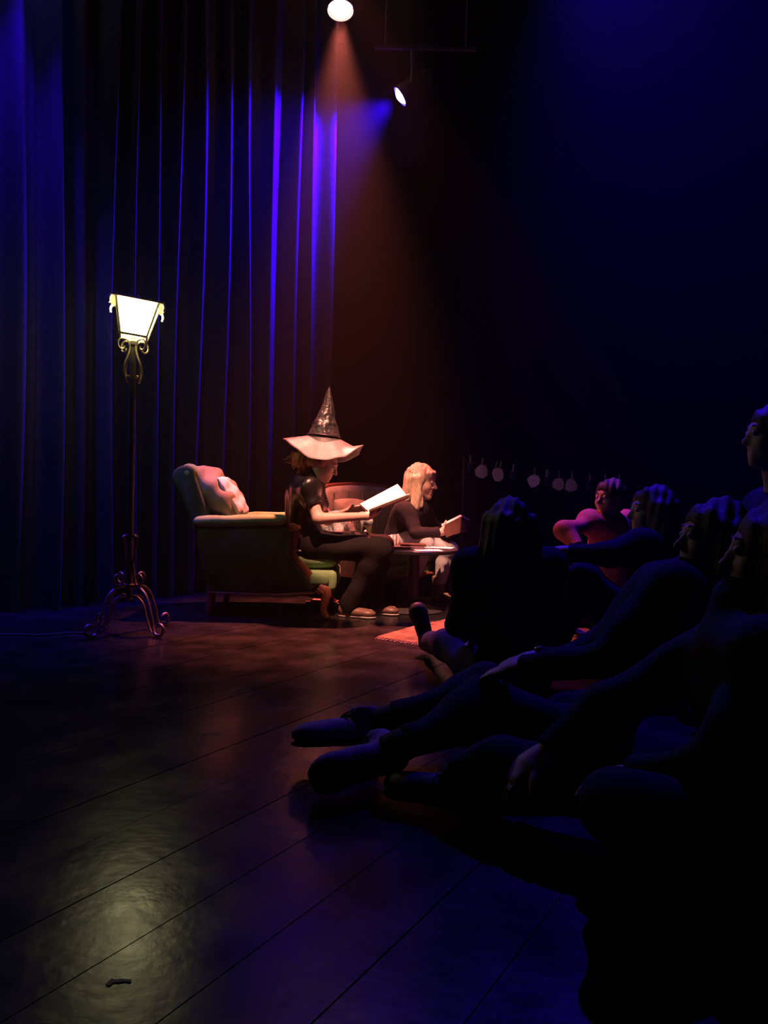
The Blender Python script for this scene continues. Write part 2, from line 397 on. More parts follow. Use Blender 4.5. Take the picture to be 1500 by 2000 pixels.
def shoe(name, m, parent, heel, toe, upv, L=.27, hgt=.075, wid=.095, solem='sole', laces=None, h=.006):
    """heel/toe: points on the sole line, upv: direction from sole to instep"""
    d = nrm(toe - heel); u = nrm(np.array(upv, float) - d * np.dot(upv, d)); t = np.cross(d, u); o = heel
    P = lambda a, b, c: o + d * a * L + t * b * wid + u * c * hgt
    ax = [t, d, u]
    pr = [E(P(.17, 0, .42), ax, (.44 * wid, .17 * L, .55 * hgt), .02), E(P(.5, 0, .40), ax, (.44 * wid, .34 * L, .48 * hgt), .03), E(P(.78, 0, .36), ax, (.5 * wid, .23 * L, .40 * hgt), .02),
          C(P(.15, 0, .7), P(.2, 0, 1.15), .42 * wid, .40 * wid, .02), CUT(P(.5, 0, .05), -u, .4), CUT(P(.2, 0, 1.25), u, .1)]
    s_ = blob(name, pr, h, m, parent)
    sp = [E(P(.17, 0, .02), ax, (.46 * wid, .18 * L, .14 * hgt), .01), E(P(.45, 0, .02), ax, (.40 * wid, .34 * L, .14 * hgt), .01), E(P(.78, 0, .03), ax, (.53 * wid, .24 * L, .14 * hgt), .01)]
    blob('shoe_sole', sp, h, solem, s_)
    if laces:
        mb = MB()
        for i in range(4):
            a = .34 + .09 * i; zc = .95 - .09 * i
            mb.tube(spline([P(a, -.26, zc - .06), P(a + .01, 0, zc + .04), P(a + .02, .26, zc - .06)], 4), .0035, 5)
        for q in (-1, 1): mb.tube(spline([P(.33, 0, 1.02), P(.33, q * .3, 1.12), P(.4, q * .45, .95), P(.36, 0, 1.0)], 5), .003, 5)
        mb.build('shoe_lace', laces, s_, world=True)
    return s_

def eyes(parent, L, ax, s=1.0):
    for q in (-1, 1):
        mb = MB(); c = L(q * .031, .083, .011); V = []; F = []
        n1, n2 = 8, 12
        for i in range(n1 + 1):
            for j in range(n2):
                a = math.pi * i / n1; b = 2 * math.pi * j / n2
                V.append(c + .0115 * s * (ax[0] * math.sin(a) * math.cos(b) + ax[2] * math.sin(a) * math.sin(b) + ax[1] * math.cos(a)))
        for i in range(n1):
            for j in range(n2): F.append([i * n2 + j, i * n2 + (j + 1) % n2, (i + 1) * n2 + (j + 1) % n2, (i + 1) * n2 + j])
        e = make('eye', V, F, 'eye', parent, True, True)
        mb = MB(); k = c + ax[1] * .0095 * s
        V = [k + ax[1] * .0028 * s] + [k + .0055 * s * (ax[0] * math.cos(t) + ax[2] * math.sin(t)) for t in np.linspace(0, 2 * math.pi, 12, endpoint=False)]
        make('iris', V, [[0, 1 + i, 1 + (i + 1) % 12] for i in range(12)], 'iris', e, True, True)
        mb = MB(); mb.tube(spline([L(q * .016, .084, .033), L(q * .032, .088, .040), L(q * .050, .072, .034)], 4), [.003, .0045, .002], 5)
        mb.build('eyebrow', 'brownhair', parent, world=True)

# ================================================================== THE SETTING
XL, XR, YB, YF, ZC = -5.0, 5.5, 10.5, -2.5, 7.0
def structure(o): o['kind'] = 'structure'; return o
base = MB().box(((XL + XR) / 2, (YB + YF) / 2, -.06), (XR - XL, YB - YF, .10)).build('floor', 'under', smooth=False)
tag(base, 'black painted stage floor of wide boards', 'floor'); structure(base)
# boards run parallel to the side drape, 58 degrees off the camera's x axis
ang = math.radians(58); bd = np.array([math.cos(ang), math.sin(ang)]); bn = np.array([math.sin(ang), -math.cos(ang)])
def clip(poly, n, c):
    out = []
    for i in range(len(poly)):
        a, b = poly[i], poly[(i + 1) % len(poly)]; da, db = a @ n - c, b @ n - c
        if da <= 0: out.append(a)
        if (da < 0) != (db < 0) and abs(da - db) > 1e-9: out.append(a + (b - a) * da / (da - db))
    return out
rect = [np.array(p, float) for p in ((XL, YF), (XR, YF), (XR, YB), (XL, YB))]
s0 = float(np.array([-.561, 1.33]) @ bn); bw = .215
for k in range(-60, 60):
    a, b = s0 + k * bw, s0 + (k + 1) * bw
    pl = clip(clip(rect, bn, b - .0016), -bn, -(a + .0016))
    if len(pl) < 3: continue
    q = .0006 * math.sin(k * 2.7)
    n_ = len(pl); V = [(p[0], p[1], q) for p in pl] + [(p[0], p[1], -.011) for p in pl]
    c0 = np.mean([p for p in pl], axis=0); V[:n_] = [(c0[0] + (v[0] - c0[0]), c0[1] + (v[1] - c0[1]), v[2]) for v in V[:n_]]
    F = [list(range(n_))] + [[i, i + n_, (i + 1) % n_ + n_, (i + 1) % n_] for i in range(n_)]
    if np.cross(pl[1] - pl[0], pl[2] - pl[1]) < 0: F = [f[::-1] for f in F]
    make('floor_board', V, F, 'floor', base, False)
def wall(name, c, d, label):
    o = MB().box(c, d).build(name, 'wall', smooth=False); structure(o); tag(o, label, 'wall')
wall('wall_back', ((XL + XR) / 2, YB + .1, ZC / 2), (XR - XL + .4, .2, ZC + .2), 'black back wall of the stage')
wall('wall_left', (XL - .1, (YB + YF) / 2, ZC / 2), (.2, YB - YF, ZC + .2), 'black wall behind the side drape')
wall('wall_right', (XR + .1, (YB + YF) / 2, ZC / 2), (.2, YB - YF, ZC + .2), 'black wall beyond the audience')
o = MB().box(((XL + XR) / 2, (YB + YF) / 2, ZC + .1), (XR - XL + .4, YB - YF + .4, .2)).build('ceiling', 'wall', smooth=False); structure(o); tag(o, 'black stage ceiling', 'ceiling')

# side drape: one long pleated curtain
p0, p1 = np.array([-2.627, 5.197]), np.array([-1.516, 6.461]); cd = nrm(p1 - p0); cn = np.array([cd[1], -cd[0]])
def curtain_u(px):
    d = ray(px, 700); k = d[0] / d[1]; return (k * p0[1] - p0[0]) / (cd[0] - k * cd[1])
ridges = [-160, -60, 45, 120, 170, 225, 268, 312, 352, 395, 447, 488, 532, 583, 606, 648]
ru = np.array([curtain_u(p - 15) for p in ridges]); ru = np.concatenate([[ru[0] - .6, ru[0] - .3], ru])
us = np.arange(ru[0], ru[-1] + .012, .010); phs = np.interp(us, ru, np.arange(len(ru)))
phs = np.where(us > ru[-1], len(ru) - 1 + (us - ru[-1]) / .2, phs)
zr = np.linspace(.012, 6.4, 40); V = []
wob = rng.uniform(-1, 1, 64)
for z in zr:
    for u, ph in zip(us, phs):
        i = int(round(ph)); am = .085 * (.75 + .3 * wob[i % 64]) * (.8 + .3 * (1 - z / 6.4))
        sh = .02 * math.sin(z * .9 + 3 * wob[(i + 9) % 64])
        off = am * (2.1 * (.5 + .5 * math.cos(2 * math.pi * ph)) ** 1.45 - .85 + .16 * math.cos(4 * math.pi * ph + .5)) + .02 * math.sin(u * 3 + z)
        p = p0 + cd * (u + sh) + cn * off
        V.append((p[0], p[1], z))
n = len(us); F = [[j * n + i, j * n + i + 1, (j + 1) * n + i + 1, (j + 1) * n + i] for j in range(len(zr) - 1) for i in range(n - 1)]
V2 = [(v[0] - cn[0] * .006, v[1] - cn[1] * .006, v[2]) for v in V]; nv = len(V)
F2 = [[a + nv for a in f[::-1]] for f in F]
cur = make('stage_curtain', V + V2, F + F2, 'curtain'); tag(cur, 'long pleated dark stage curtain lit blue, hanging behind the street lamp', 'curtain')

# ================================================================== STAGE LIGHTS
bar_y = 6.62
def spotlight(name, label, pos, aim, col, power, angle, blend, size=.1, lens=30, lenscol=(1, .9, .8), group='stage spotlights', soft=.05):
    d = Vector([float(a - b) for a, b in zip(aim, pos)]).normalized(); q = d.to_track_quat('-Z', 'Y')
    root = empty(name, pos, label, 'spotlight', 0, group)
    R = q.to_matrix()
    def part(mb, nm, m, par, smooth=True):
        V = [R @ Vector(v) for v in mb.V]; return make(nm, [tuple(v) for v in V], mb.F, m, par, smooth, False, 35)
    r = size
    body = part(MB().lathe([(r * .99, .006), (r * 1.05, .004), (r * 1.08, -.03), (r * 1.18, -.03), (r * 1.2, .0), (r * 1.18, .03), (r * 1.12, .05), (r * 1.1, .16), (r * .8, .22), (r * .78, .30), (r * .4, .32)], 32), 'housing', 'can', root)
    for k in range(5):
        part(MB().lathe([(r * 1.0, .2 + .02 * k), (r * 1.0, .206 + .02 * k)], 24), 'cooling_fin', 'can', body, False)
    lm = lens_mat('lens_' + label.split()[0], lenscol, lens)
    dm = MB(); dm.lathe([(r, 0), (r * .96, -.012), (r * .84, -.028), (r * .62, -.044), (r * .34, -.054), (r * .02, -.058)], 28)
    part(dm, 'lens', lm, root)
    # yoke and clamp hang from the bar straight above
    x = R @ Vector((1, 0, 0)); b = R @ Vector((0, 0, .10)); yk = MB()
    a1, a2 = b + x * r * 1.32, b - x * r * 1.32; up = Vector((0, 0, .20))
    yk.tube([tuple(a1), tuple(a1 + up), tuple(b + up + Vector((0, 0, .04))), tuple(a2 + up), tuple(a2)], .012, 6)
    yk.build('yoke', 'can', root)
    MB().tube([tuple(b + up + Vector((0, 0, .03))), tuple(b + up + Vector((0, 0, .175)))], .02, 8).build('clamp', 'can', root)
    ld = bpy.data.lights.new(name + '_beam', 'SPOT'); ld.energy = power; ld.color = col; ld.spot_size = angle; ld.spot_blend = blend; ld.shadow_soft_size = soft
    lo = bpy.data.objects.new(name + '_beam', ld); COL.objects.link(lo); lo.parent = root
    lo.location = tuple(R @ Vector((0, 0, -.115))); lo.rotation_mode = 'QUATERNION'; lo.rotation_quaternion = q
    return tuple(Vector(pos) + b + up + Vector((0, 0, .17)))
tops = []
pr = at(665, 15, 6.5); tops.append(spotlight('stage_spotlight', 'glowing warm orange spotlight at the top edge, above the pointed hat', pr, (-.32, 5.38, .45), KEY_COLOR, KEY_POWER, math.radians(38), 1.0, .10, 36, (1, .5, .38)))
pf = np.array([-.10, 3.2, 5.2]); tops.append(spotlight('stage_spotlight', 'unseen warm front spotlight framing the two readers', pf, (-.02, 5.52, .85), FRONT_COLOR, FRONT_POWER, math.radians(16), .4, .09, 10, (1, .8, .7)))
pb = at(786, 185, 7.2); tops.append(spotlight('stage_spotlight', 'glowing blue spotlight lower and right of the orange one', pb, pb + np.array([-.80, .0, -.62]) * 4, BLUE_COLOR, BLUE_POWER, math.radians(80), .9, .083, 160, (.05, .03, 1)))
pw = at(1120, -260, 6.6); tops.append(spotlight('stage_spotlight', 'unseen blue wash light above the audience at right', pw, (2.9, 4.6, 1.6), BLUE_COLOR, 2600, math.radians(70), .9, .09, 30, (.5, .5, 1)))
ps_ = np.array([-.80, 6.6, 6.0]); tops.append(spotlight('stage_spotlight', 'unseen red side light picking out the man in red', ps_, (1.45, 5.05, .75), (1, .10, .07), 2000, math.radians(15), .8, .09, 30, (1, .3, .2)))
pl_ = at(60, -300, 5.0); tops.append(spotlight('stage_spotlight', 'unseen blue wash light above the left end of the curtain', pl_, (-2.45, 5.0, 0), BLUE_COLOR, 1400, math.radians(46), .9, .09, 30, (.5, .5, 1)))
for t, lb in zip(tops, ('the orange spotlight', 'the front spotlight', 'the blue spotlight', 'the right wash light', 'the red side light', 'the left wash light')):
    br_ = empty('lighting_bar', (t[0], t[1], t[2]), 'dark lighting pipe carrying ' + lb, 'pipe', 0, 'lighting pipes')
    MB().tube([(-.35, 0, 0), (.6, 0, 0)], .024, 10).build('pipe', 'can', br_)
    for x in (-.25, .5): MB().tube([(x, 0, .01), (x, 0, ZC - t[2] - .005)], .008, 6).build('hanger_rod', 'can', br_)

# ================================================================== STREET LAMP STANDARD (lantern floor lamp)
lx, ly = -1.545, 4.62
lamp = empty('street_lamp', (lx, ly, 0), 'tall wrought iron lantern floor lamp glowing beside the curtain', 'lamp', math.radians(12))
def scroll2d(pts, a, mb, r=.008, n=6):            # pts in (radial, z), placed in the vertical plane at angle a
    P = [(math.cos(a) * p[0], math.sin(a) * p[0], p[1]) for p in spline(pts, n)]
    mb.tube(P, r, 8)
def spiral(cx, cz, r0, r1, a0, a1, n=9): return [(cx + (r0 + (r1 - r0) * t) * math.cos(a0 + (a1 - a0) * t), cz + (r0 + (r1 - r0) * t) * math.sin(a0 + (a1 - a0) * t)) for t in np.linspace(0, 1, n)]
MB().lathe([(.013, .20), (.019, .205), (.019, .9), (.018, 1.3), (.0175, 1.745), (.028, 1.75), (.03, 1.77), (.012, 1.78)], 14).build('pole', 'iron', lamp)
MB().lathe([(.012, .26), (.03, .265), (.034, .28), (.03, .295), (.012, .30)], 14).build('collar', 'iron', lamp)
for k in range(4):
    a = math.radians(45 + 90 * k)
    m_ = MB(); scroll2d([(.02, .285), (.08, .285), (.15, .24), (.195, .14), (.215, .06), (.235, .02)] + spiral(.275, .055, .045, .018, -1.9, 2.6), a, m_, .0095); m_.build('leg', 'iron', lamp)
    m_ = MB(); scroll2d([(.02, .22), (.07, .225), (.125, .19), (.155, .12), (.185, .055), (.21, .02)], a, m_, .007); m_.build('leg_brace', 'iron', lamp)
    m_ = MB(); scroll2d([(.02, .44), (.035, .37), (.05, .32)] + spiral(.082, .335, .042, .018, -1.9, 3.0), a, m_, .007); m_.build('lower_scroll', 'iron', lamp)
    m_ = MB(); scroll2d([(.02, .40), (.035, .46), (.05, .53)] + spiral(.03, .575, .026, .012, .2, 3.6), a, m_, .006); m_.build('lower_scroll', 'iron', lamp)
    m_ = MB(); scroll2d(spiral(.030, 1.545, .010, .030, 2.4, -1.3)[0:8] + [(.066, 1.58), (.062, 1.63), (.036, 1.685), (.022, 1.735), (.040, 1.772)] + spiral(.080, 1.738, .040, .015, 1.5, -3.0), a, m_, .0058); m_.build('upper_scroll', 'brass', lamp)
# lantern head hangs a little crooked
lan = bpy.data.objects.new('lantern_mount', None)
TL = Matrix.Translation((0, 0, 1.79)) @ Matrix.Scale(.78, 4) @ Matrix.Rotation(math.radians(5.5), 4, 'Y') @ Matrix.Rotation(math.radians(-3), 4, 'X') @ Matrix.Rotation(math.radians(6), 4, 'Z')
del lan
def lpart(mb, nm, m, par=lamp, smooth=False): return make(nm, [tuple(TL @ Vector(v)) for v in mb.V], mb.F, m, par, smooth)
b0, b1, zt = .098, .155, .265
mb = MB()
for sg in (-1, 1): mb.box((0, sg * b0, .008), (2 * b0 + .016, .016, .016), bev=.003); mb.box((sg * b0, 0, .008), (.016, 2 * b0 - .016, .016), bev=.003)
for a_ in (45, 135): mb.box((0, 0, .004), (.26, .012, .006), Matrix.Rotation(math.radians(a_), 3, 'Z'))
lpart(mb, 'lantern_base', 'brass')
lpart(MB().box((0, 0, .012), (2 * b0 - .018, 2 * b0 - .018, .005)), 'glass_pane', 'pane')
for sx, sy in ((1, 1), (1, -1), (-1, -1), (-1, 1)):
    lpart(MB().tube([(sx * b0, sy * b0, .012), (sx * b1, sy * b1, zt)], .009, 6), 'lantern_post', 'brass')
for k in range(4):
    a = math.radians(90 * k); c, s = math.cos(a), math.sin(a); g = .007
    def rot(x, y, z): return (x * c - y * s, x * s + y * c, z)
    mb = MB(); h0, h1 = b0 - .012, b1 - .012
    mb.add([rot(-h0, -b0, .02), rot(h0, -b0, .02), rot(h1, -b1, zt - .006), rot(-h1, -b1, zt - .006), rot(-h0, -b0 + g, .02), rot(h0, -b0 + g, .02), rot(h1, -b1 + g, zt - .006), rot(-h1, -b1 + g, zt - .006)],
           [[0, 1, 2, 3], [7, 6, 5, 4], [0, 4, 5, 1], [1, 5, 6, 2], [2, 6, 7, 3], [3, 7, 4, 0]])
    lpart(mb, 'glass_pane', 'pane')
roof = lpart(MB().box((0, 0, zt + .004), (.40, .36, .010), bev=.003), 'lantern_roof', 'brass')
lpart(MB().lathe([(.17, zt + .012), (.13, zt + .03), (.05, zt + .045), (.012, zt + .05), (.012, zt + .07), (.003, zt + .078)], 4), 'roof_cap', 'iron', roof)
for sx, sy in ((1, 1), (1, -1), (-1, -1), (-1, 1)):
    mb = MB(); P = [(sx * .178, sy * .15, zt + .002), (sx * .194, sy * .15, zt - .004), (sx * .202, sy * .15, zt - .03), (sx * .196, sy * .15, zt - .056)]
    mb.tube(spline(P, 4), [.016, .026, .028, .024], 8, flat=.4); lpart(mb, 'eave_tab', 'clear', roof, True)
for side in (-1, 1):
    for i in range(17): lpart(MB().lathe([(.001, zt + .008), (.006, zt + .012), (.006, zt + .016), (.001, zt + .02)], 6, (-.19 + .38 * i / 16, side * .176, 0)), 'edge_bead', 'brass', roof)
# cord running off to the left along the floor
cp = [on_floor(178, 1238, .006), on_floor(140, 1236, .006), on_floor(80, 1240, .006), on_floor(0, 1239, .006), on_floor(-160, 1246, .006)]
tag(MB().tube(spline(cp, 6), .006, 6).build('lamp_cord', 'cord'), 'thin cable lying on the floor left of the street lamp', 'cable')

# ================================================================== GREEN ARMCHAIR
ax0, ay0 = -.85, 5.62
chair = empty('armchair', (ax0, ay0, 0), 'large green velvet armchair with carved wooden arm fronts', 'armchair')
def lc(px, py, Y=5.25):
    p = at(px, py, Y); return (p[0] - ax0, p[2])
out = [lc(*p) for p in ((380, 1014), (400, 1011), (545, 1009), (556, 1018), (560, 1030), (570, 1048), (566, 1083), (590, 1117), (607, 1140), (609, 1156), (548, 1160), (470, 1157), (406, 1152), (394, 1100), (385, 1050))]
for y0 in (-.37, .25):
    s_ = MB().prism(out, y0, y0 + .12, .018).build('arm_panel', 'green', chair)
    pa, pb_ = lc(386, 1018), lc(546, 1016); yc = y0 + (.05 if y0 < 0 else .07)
    roll = blob('arm_roll', [E(((pa[0] + pb_[0]) / 2, yc, pa[1] - .004), np.eye(3), (.05, .05, .04), .02)] + [C((pa[0], yc + dy, pa[1] - .004), (pb_[0], yc + dy, pb_[1] - .002), .036, .038, .03) for dy in (-.035, 0, .035)], .009, 'greenlit', s_, folds(.003, 22, 3), world=False)
    # carved show-wood front: S shaped strip with a volute on top
    path = [(*lc(556, 1030), .030), (*lc(572, 1031), .030), (*lc(577, 1040), .026), (*lc(574, 1056), .024), (*lc(570, 1078), .024), (*lc(576, 1095), .028), (*lc(590, 1112), .036), (*lc(602, 1128), .036), (*lc(611, 1148), .030)]
    sp = spline([(p[0], yc, p[1]) for p in path], 6); rr = np.interp(np.linspace(0, 1, len(sp)), np.linspace(0, 1, len(path)), [p[2] for p in path])
    wd = MB().tube(sp, rr, 10).build('carved_arm_front', 'wood', s_)
    v0 = lc(579, 1033); MB().tube([(v0[0], yc - .05, v0[1]), (v0[0], yc - .03, v0[1]), (v0[0], yc + .03, v0[1]), (v0[0], yc + .05, v0[1])], [.014, .026, .026, .014], 12).build('volute', 'wood', wd)
    side = -1 if y0 < 0 else 1
    npt = spline([(p[0] - .030, 0, p[1]) for p in path[3:7]], 5)
    nm = MB().lathe([(.0005, .0), (.005, .001), (.004, .004), (.0005, .006)], 6)
    nme = None
    for q in npt[::1]:
        o = make('nail_head', nm.V, nm.F, 'nail', s_) if nme is None else bpy.data.objects.new('nail_head', nme)
        if nme is None: nme = o.data
        else: COL.objects.link(o); o.parent = s_
        o.location = (q[0], y0 if side < 0 else y0 + .12, q[2]); o.rotation_euler = (math.pi / 2 * (-side) * -1, 0, 0)
    for q in range(6):
        p = lc(557 + 3.6 * q, 1037 - .4 * q); o = bpy.data.objects.new('nail_head', nme); COL.objects.link(o); o.parent = s_
        o.location = (p[0], yc - .034 if side < 0 else yc + .034, p[1]); o.rotation_euler = (math.pi / 2 * side, 0, 0)
bk = [lc(*p, 5.35) for p in ((404, 1140), (382, 1040), (362, 985), (345, 950), (338, 936), (340, 922), (352, 911), (368, 908), (383, 914), (384, 930), (404, 985), (425, 1060), (430, 1140))]
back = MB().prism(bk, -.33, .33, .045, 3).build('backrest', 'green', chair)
blob('back_roll', [C((lc(361, 923)[0], -.27, lc(361, 923)[1]), (lc(361, 923)[0], .27, lc(361, 923)[1]), .062, .062, .02), E((lc(350, 932)[0], 0, lc(350, 932)[1]), np.eye(3), (.05, .3, .05), .02)], .010, 'greenlit', back, folds(.006, 20, 5), world=False)
f0 = lc(420, 1120)[0]; f1 = lc(655, 1120)[0]
MB().box(((f0 + f1) / 2, 0, .255), (f1 - f0, .60, .15), bev=.035, seg=3).build('seat_base', 'greenlit', chair)
MB().box((lc(630, 1140)[0] - .03, -.31, .27), (.14, .10, .09), bev=.03, seg=3).build('front_corner', 'greenlit', chair)
MB().box((lc(630, 1140)[0] - .03, .31, .27), (.14, .10, .09), bev=.03, seg=3).build('front_corner', 'greenlit', chair)
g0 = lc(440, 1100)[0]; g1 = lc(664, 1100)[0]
pillow('seat_cushion', 'greenlit', chair, ((g0 + g1) / 2, 0, .395), (1, 0, 0), (0, 1, 0), g1 - g0, .54, .125, seed=4, wr=.006, p=7)
rail = [(x, 0, z) for x, z in (lc(410, 1157), lc(470, 1160), lc(548, 1164), lc(610, 1160))]
MB().tube(spline([(p[0], -.365, p[2]) for p in rail], 5), .008, 8).build('bottom_beading', 'wood', chair)
for sy in (-1, 1):
    P = [lc(622, 1150), lc(634, 1160), lc(635, 1175), lc(632, 1192), lc(637, 1208)]
    leg = MB().tube(spline([(p[0], sy * (.33 + .012 * i), max(p[1], .02)) for i, p in enumerate(P)] + [(P[-1][0] + .025, sy * .395, .014)], 5), [.045, .05, .036, .024, .022, .024, .014], 10).build('front_leg', 'wood', chair)
    P = [(lc(409, 1150)[0], .25), (lc(408, 1165)[0], .12), (lc(405, 1185)[0], .05), (lc(402, 1195)[0], .0)]
    MB().tube(spline([(p[0], sy * .30, p[1]) for p in P], 5), [.038, .032, .026, .022], 10).build('rear_leg', 'wood', chair)

c0 = at(424, 962, 5.6); tl = nrm(np.array([-.30, 0, .88]) * 1.0)
pc = pillow('back_cushion', 'tan', None, c0, (0, 1, 0), nrm(at(392, 918, 5.6) - at(466, 1004, 5.6)), .54, .46, .24, seed=11, wr=.03)
tag(pc, 'big tan back cushion leaning in the green armchair', 'cushion')
c1 = at(456, 968, 5.6)
pp = pillow('pillow', 'pale', None, c1, (0, 1, 0), nrm(at(432, 930, 5.6) - at(476, 1004, 5.6)), .42, .33, .085, seed=12, wr=.012)
tag(pp, 'pale pinkish white pillow leaning on the tan cushion in the armchair', 'pillow')

# ================================================================== LOVESEAT
lr = math.radians(-44)
sofa = empty('loveseat', (.06, 6.49, 0), 'curved back loveseat with pale upholstery and wooden legs behind the low table', 'sofa', lr)
crest = lambda y: .90 + .05 * math.cos(y * 2.6) - .32 * max(0, abs(y) - .38)
V = []; F = []; ny = 25
for i in range(ny):
    y = -.53 + 1.06 * i / (ny - 1); zt_ = crest(y); cx = -.40 + .30 * abs(y) ** 3
    for x, z in ((-.06, .20), (-.07, .5), (-.09, zt_ - .05), (-.06, zt_), (0, zt_), (.03, zt_ - .05), (.05, .55), (.06, .20)): V.append((cx + x, y, z))
for i in range(ny - 1):
    for k in range(8): F.append([i * 8 + k, (i + 1) * 8 + k, (i + 1) * 8 + (k + 1) % 8, i * 8 + (k + 1) % 8])
F.append(list(range(8))); F.append([(ny - 1) * 8 + k for k in range(8)][::-1])
sb = make('backrest', V, F, 'rose', sofa)
MB().tube([(-.42 + .30 * abs(y) ** 3, y, crest(y) + .008) for y in np.linspace(-.53, .53, 31)], .020, 10).build('crest_rail', 'wood', sb)
for k in range(5):
    y = -.36 + .18 * k
    MB().tube([(-.345 + .3 * abs(y) ** 3, y, z) for z in np.linspace(.5, crest(y) - .05, 6)], .008, 6).build('back_piping', 'rose', sb)
MB().box((-.03, 0, .25), (.70, .92, .13), bev=.035, seg=3).build('seat_base', 'greenlit', sofa)
pillow('seat_cushion', 'greenlit', sofa, (.0, 0, .375), (1, 0, 0), (0, 1, 0), .74, .92, .14, seed=21, wr=.006, p=7)
MB().tube(spline([(.32, -.42, .20), (.335, -.25, .215), (.335, 0, .225), (.335, .25, .215), (.32, .42, .20)], 5), .016, 8).build('apron_rail', 'wood', sofa)
for sy in (-1, 1):
    arm = MB().prism([(-.36, .20), (-.36, .62), (.10, .60), (.18, .57), (.20, .50), (.16, .42), (.24, .30), (.25, .20)], sy * .50 - .055, sy * .50 + .055, .025).build('arm_panel', 'rose', sofa)
    blob('arm_roll', [C((-.34, sy * .50, .60), (.13, sy * .50, .585), .058, .055, .02)], .01, 'rose', arm, folds(.004, 20, 3), world=False)
    MB().tube(spline([(.17, sy * .50, .60), (.205, sy * .50, .55), (.175, sy * .50, .45), (.22, sy * .50, .36), (.27, sy * .49, .27), (.30, sy * .45, .22)], 5), [.028, .026, .022, .03, .03, .026], 10).build('carved_arm_front', 'wood', arm)
    MB().tube(spline([(.29, sy * .43, .26), (.335, sy * .445, .20), (.335, sy * .45, .12), (.32, sy * .445, .05), (.345, sy * .455, .015)], 5), [.04, .042, .026, .020, .024, .012], 10).build('front_leg', 'wood', sofa)
    MB().tube(spline([(-.36, sy * .42, .26), (-.38, sy * .42, .12), (-.42, sy * .42, .01)], 5), [.035, .026, .02], 10).build('rear_leg', 'wood', sofa)
def sw(x, y, z):
    c, s = math.cos(lr), math.sin(lr); return np.array([.06 + x * c - y * s, 6.49 + x * s + y * c, z])
o = pillow('pillow', 'tan', None, sw(-.22, -.24, .66), sw(0, 1, 0) - sw(0, 0, 0), nrm((sw(-.10, 0, .9) - sw(0, 0, .55))), .40, .36, .16, seed=23, wr=.012); tag(o, 'round tan pillow on the loveseat behind the open picture book', 'pillow')
bp = [C(sw(-.22 + .055 * i, -.50, .672 + .006 * math.sin(i * 2.1)), sw(-.22 + .055 * i, -.50, .690), .045, .04, .03) for i in range(9)]
bp += [C(sw(-.22 + .055 * i, -.585, .55), sw(-.22 + .055 * i, -.57, .665), .028, .034, .03) for i in range(9)]
o = blob('folded_blanket', bp, .008, 'grey', None, folds(.010, 40, 24)); tag(o, 'grey speckled folded blanket on the loveseat arm behind the hat wearer', 'blanket')
o = pillow('cushion', 'stripe', None, at(768, 1058, 6.12), (.9, .3, .2), (0, .3, 1), .15, .12, .07, seed=25, wr=.004); tag(o, 'small pink striped cushion beside the blonde reader', 'cushion')

# ================================================================== LOW TABLE
tx, ty, tz = .235, 5.76, .475
tab = empty('side_table', (tx, ty, 0), 'low black table on a single post with round foot', 'table')
MB().lathe([(.325, tz - .028), (.335, tz - .024), (.335, tz - .004), (.33, tz)], 48).build('tabletop', 'table', tab)
MB().lathe([(.045, .05), (.045, tz - .04), (.09, tz - .03)], 20).build('post', 'tbase', tab)
MB().lathe([(.235, .0), (.24, .008), (.225, .016), (.14, .035), (.07, .065), (.05, .09)], 40).build('foot', 'tbase', tab)
def flat_book(name, label, c, rz, sx, sy, th, cov, cat='book', group=None):
    r = empty(name, c, label, cat, rz, group)
    MB().box((0, 0, th / 2), (sx - .006, sy - .006, th - .005)).build('page_block', 'page', r, False)
    MB().box((0, 0, .0013), (sx, sy, .0026)).build('cover', cov, r, False); MB().box((0, 0, th - .0013), (sx, sy, .0026)).build('cover', cov, r, False)
    MB().box((0, -sy / 2, th / 2), (sx, .003, th)).build('spine', cov, r, False)
    return r
bt = at(790, 1071, 5.75)
flat_book('book', 'dark closed book lying on the low table next to the knee', (bt[0], 5.66, tz), .25, .24, .19, .022, 'darkcover')
flat_book('book', 'tan closed book lying on top of the dark book on the table', (bt[0] + .06, 5.70, tz + .022), .05, .19, .15, .014, 'tancover')
def sheet(label, c, rz, sx, sy):
    o = MB().box((0, 0, 0), (sx, sy, .0015)).build('paper_sheet', 'page', smooth=False); o.location = tuple(c); o.rotation_euler = (0, 0, rz); tag(o, label, 'paper'); return o
sheet('white paper sheet at the near edge of the low table', (.33, 5.58, tz + .001), .15, .20, .14)
sheet('white paper sheet at the right edge of the low table', (.44, 5.88, tz + .001), -.3, .21, .15)
ps = at(612, 1073, 5.42)
flat_book('book', 'thin pale book lying on the seat of the green armchair', (ps[0] + .0, 5.44, .463), .05, .23, .17, .010, 'page')
fb = on_floor(628, 1183)
flat_book('book', 'large white edged book on the floor behind the armchair leg', (fb[0], fb[1] + .06, 0), .1, .26, .19, .016, 'tancover')
flat_book('book', 'smaller book stacked on the floor book behind the armchair leg', (fb[0] + .02, fb[1] + .09, .016), -.12, .21, .15, .014, 'cover')
fr_ = on_floor(898, 1163)
flat_book('book', 'thin book lying on the floor beyond the boots of the blonde reader', (fr_[0], fr_[1] + .04, 0), .2, .16, .12, .018, 'tancover')

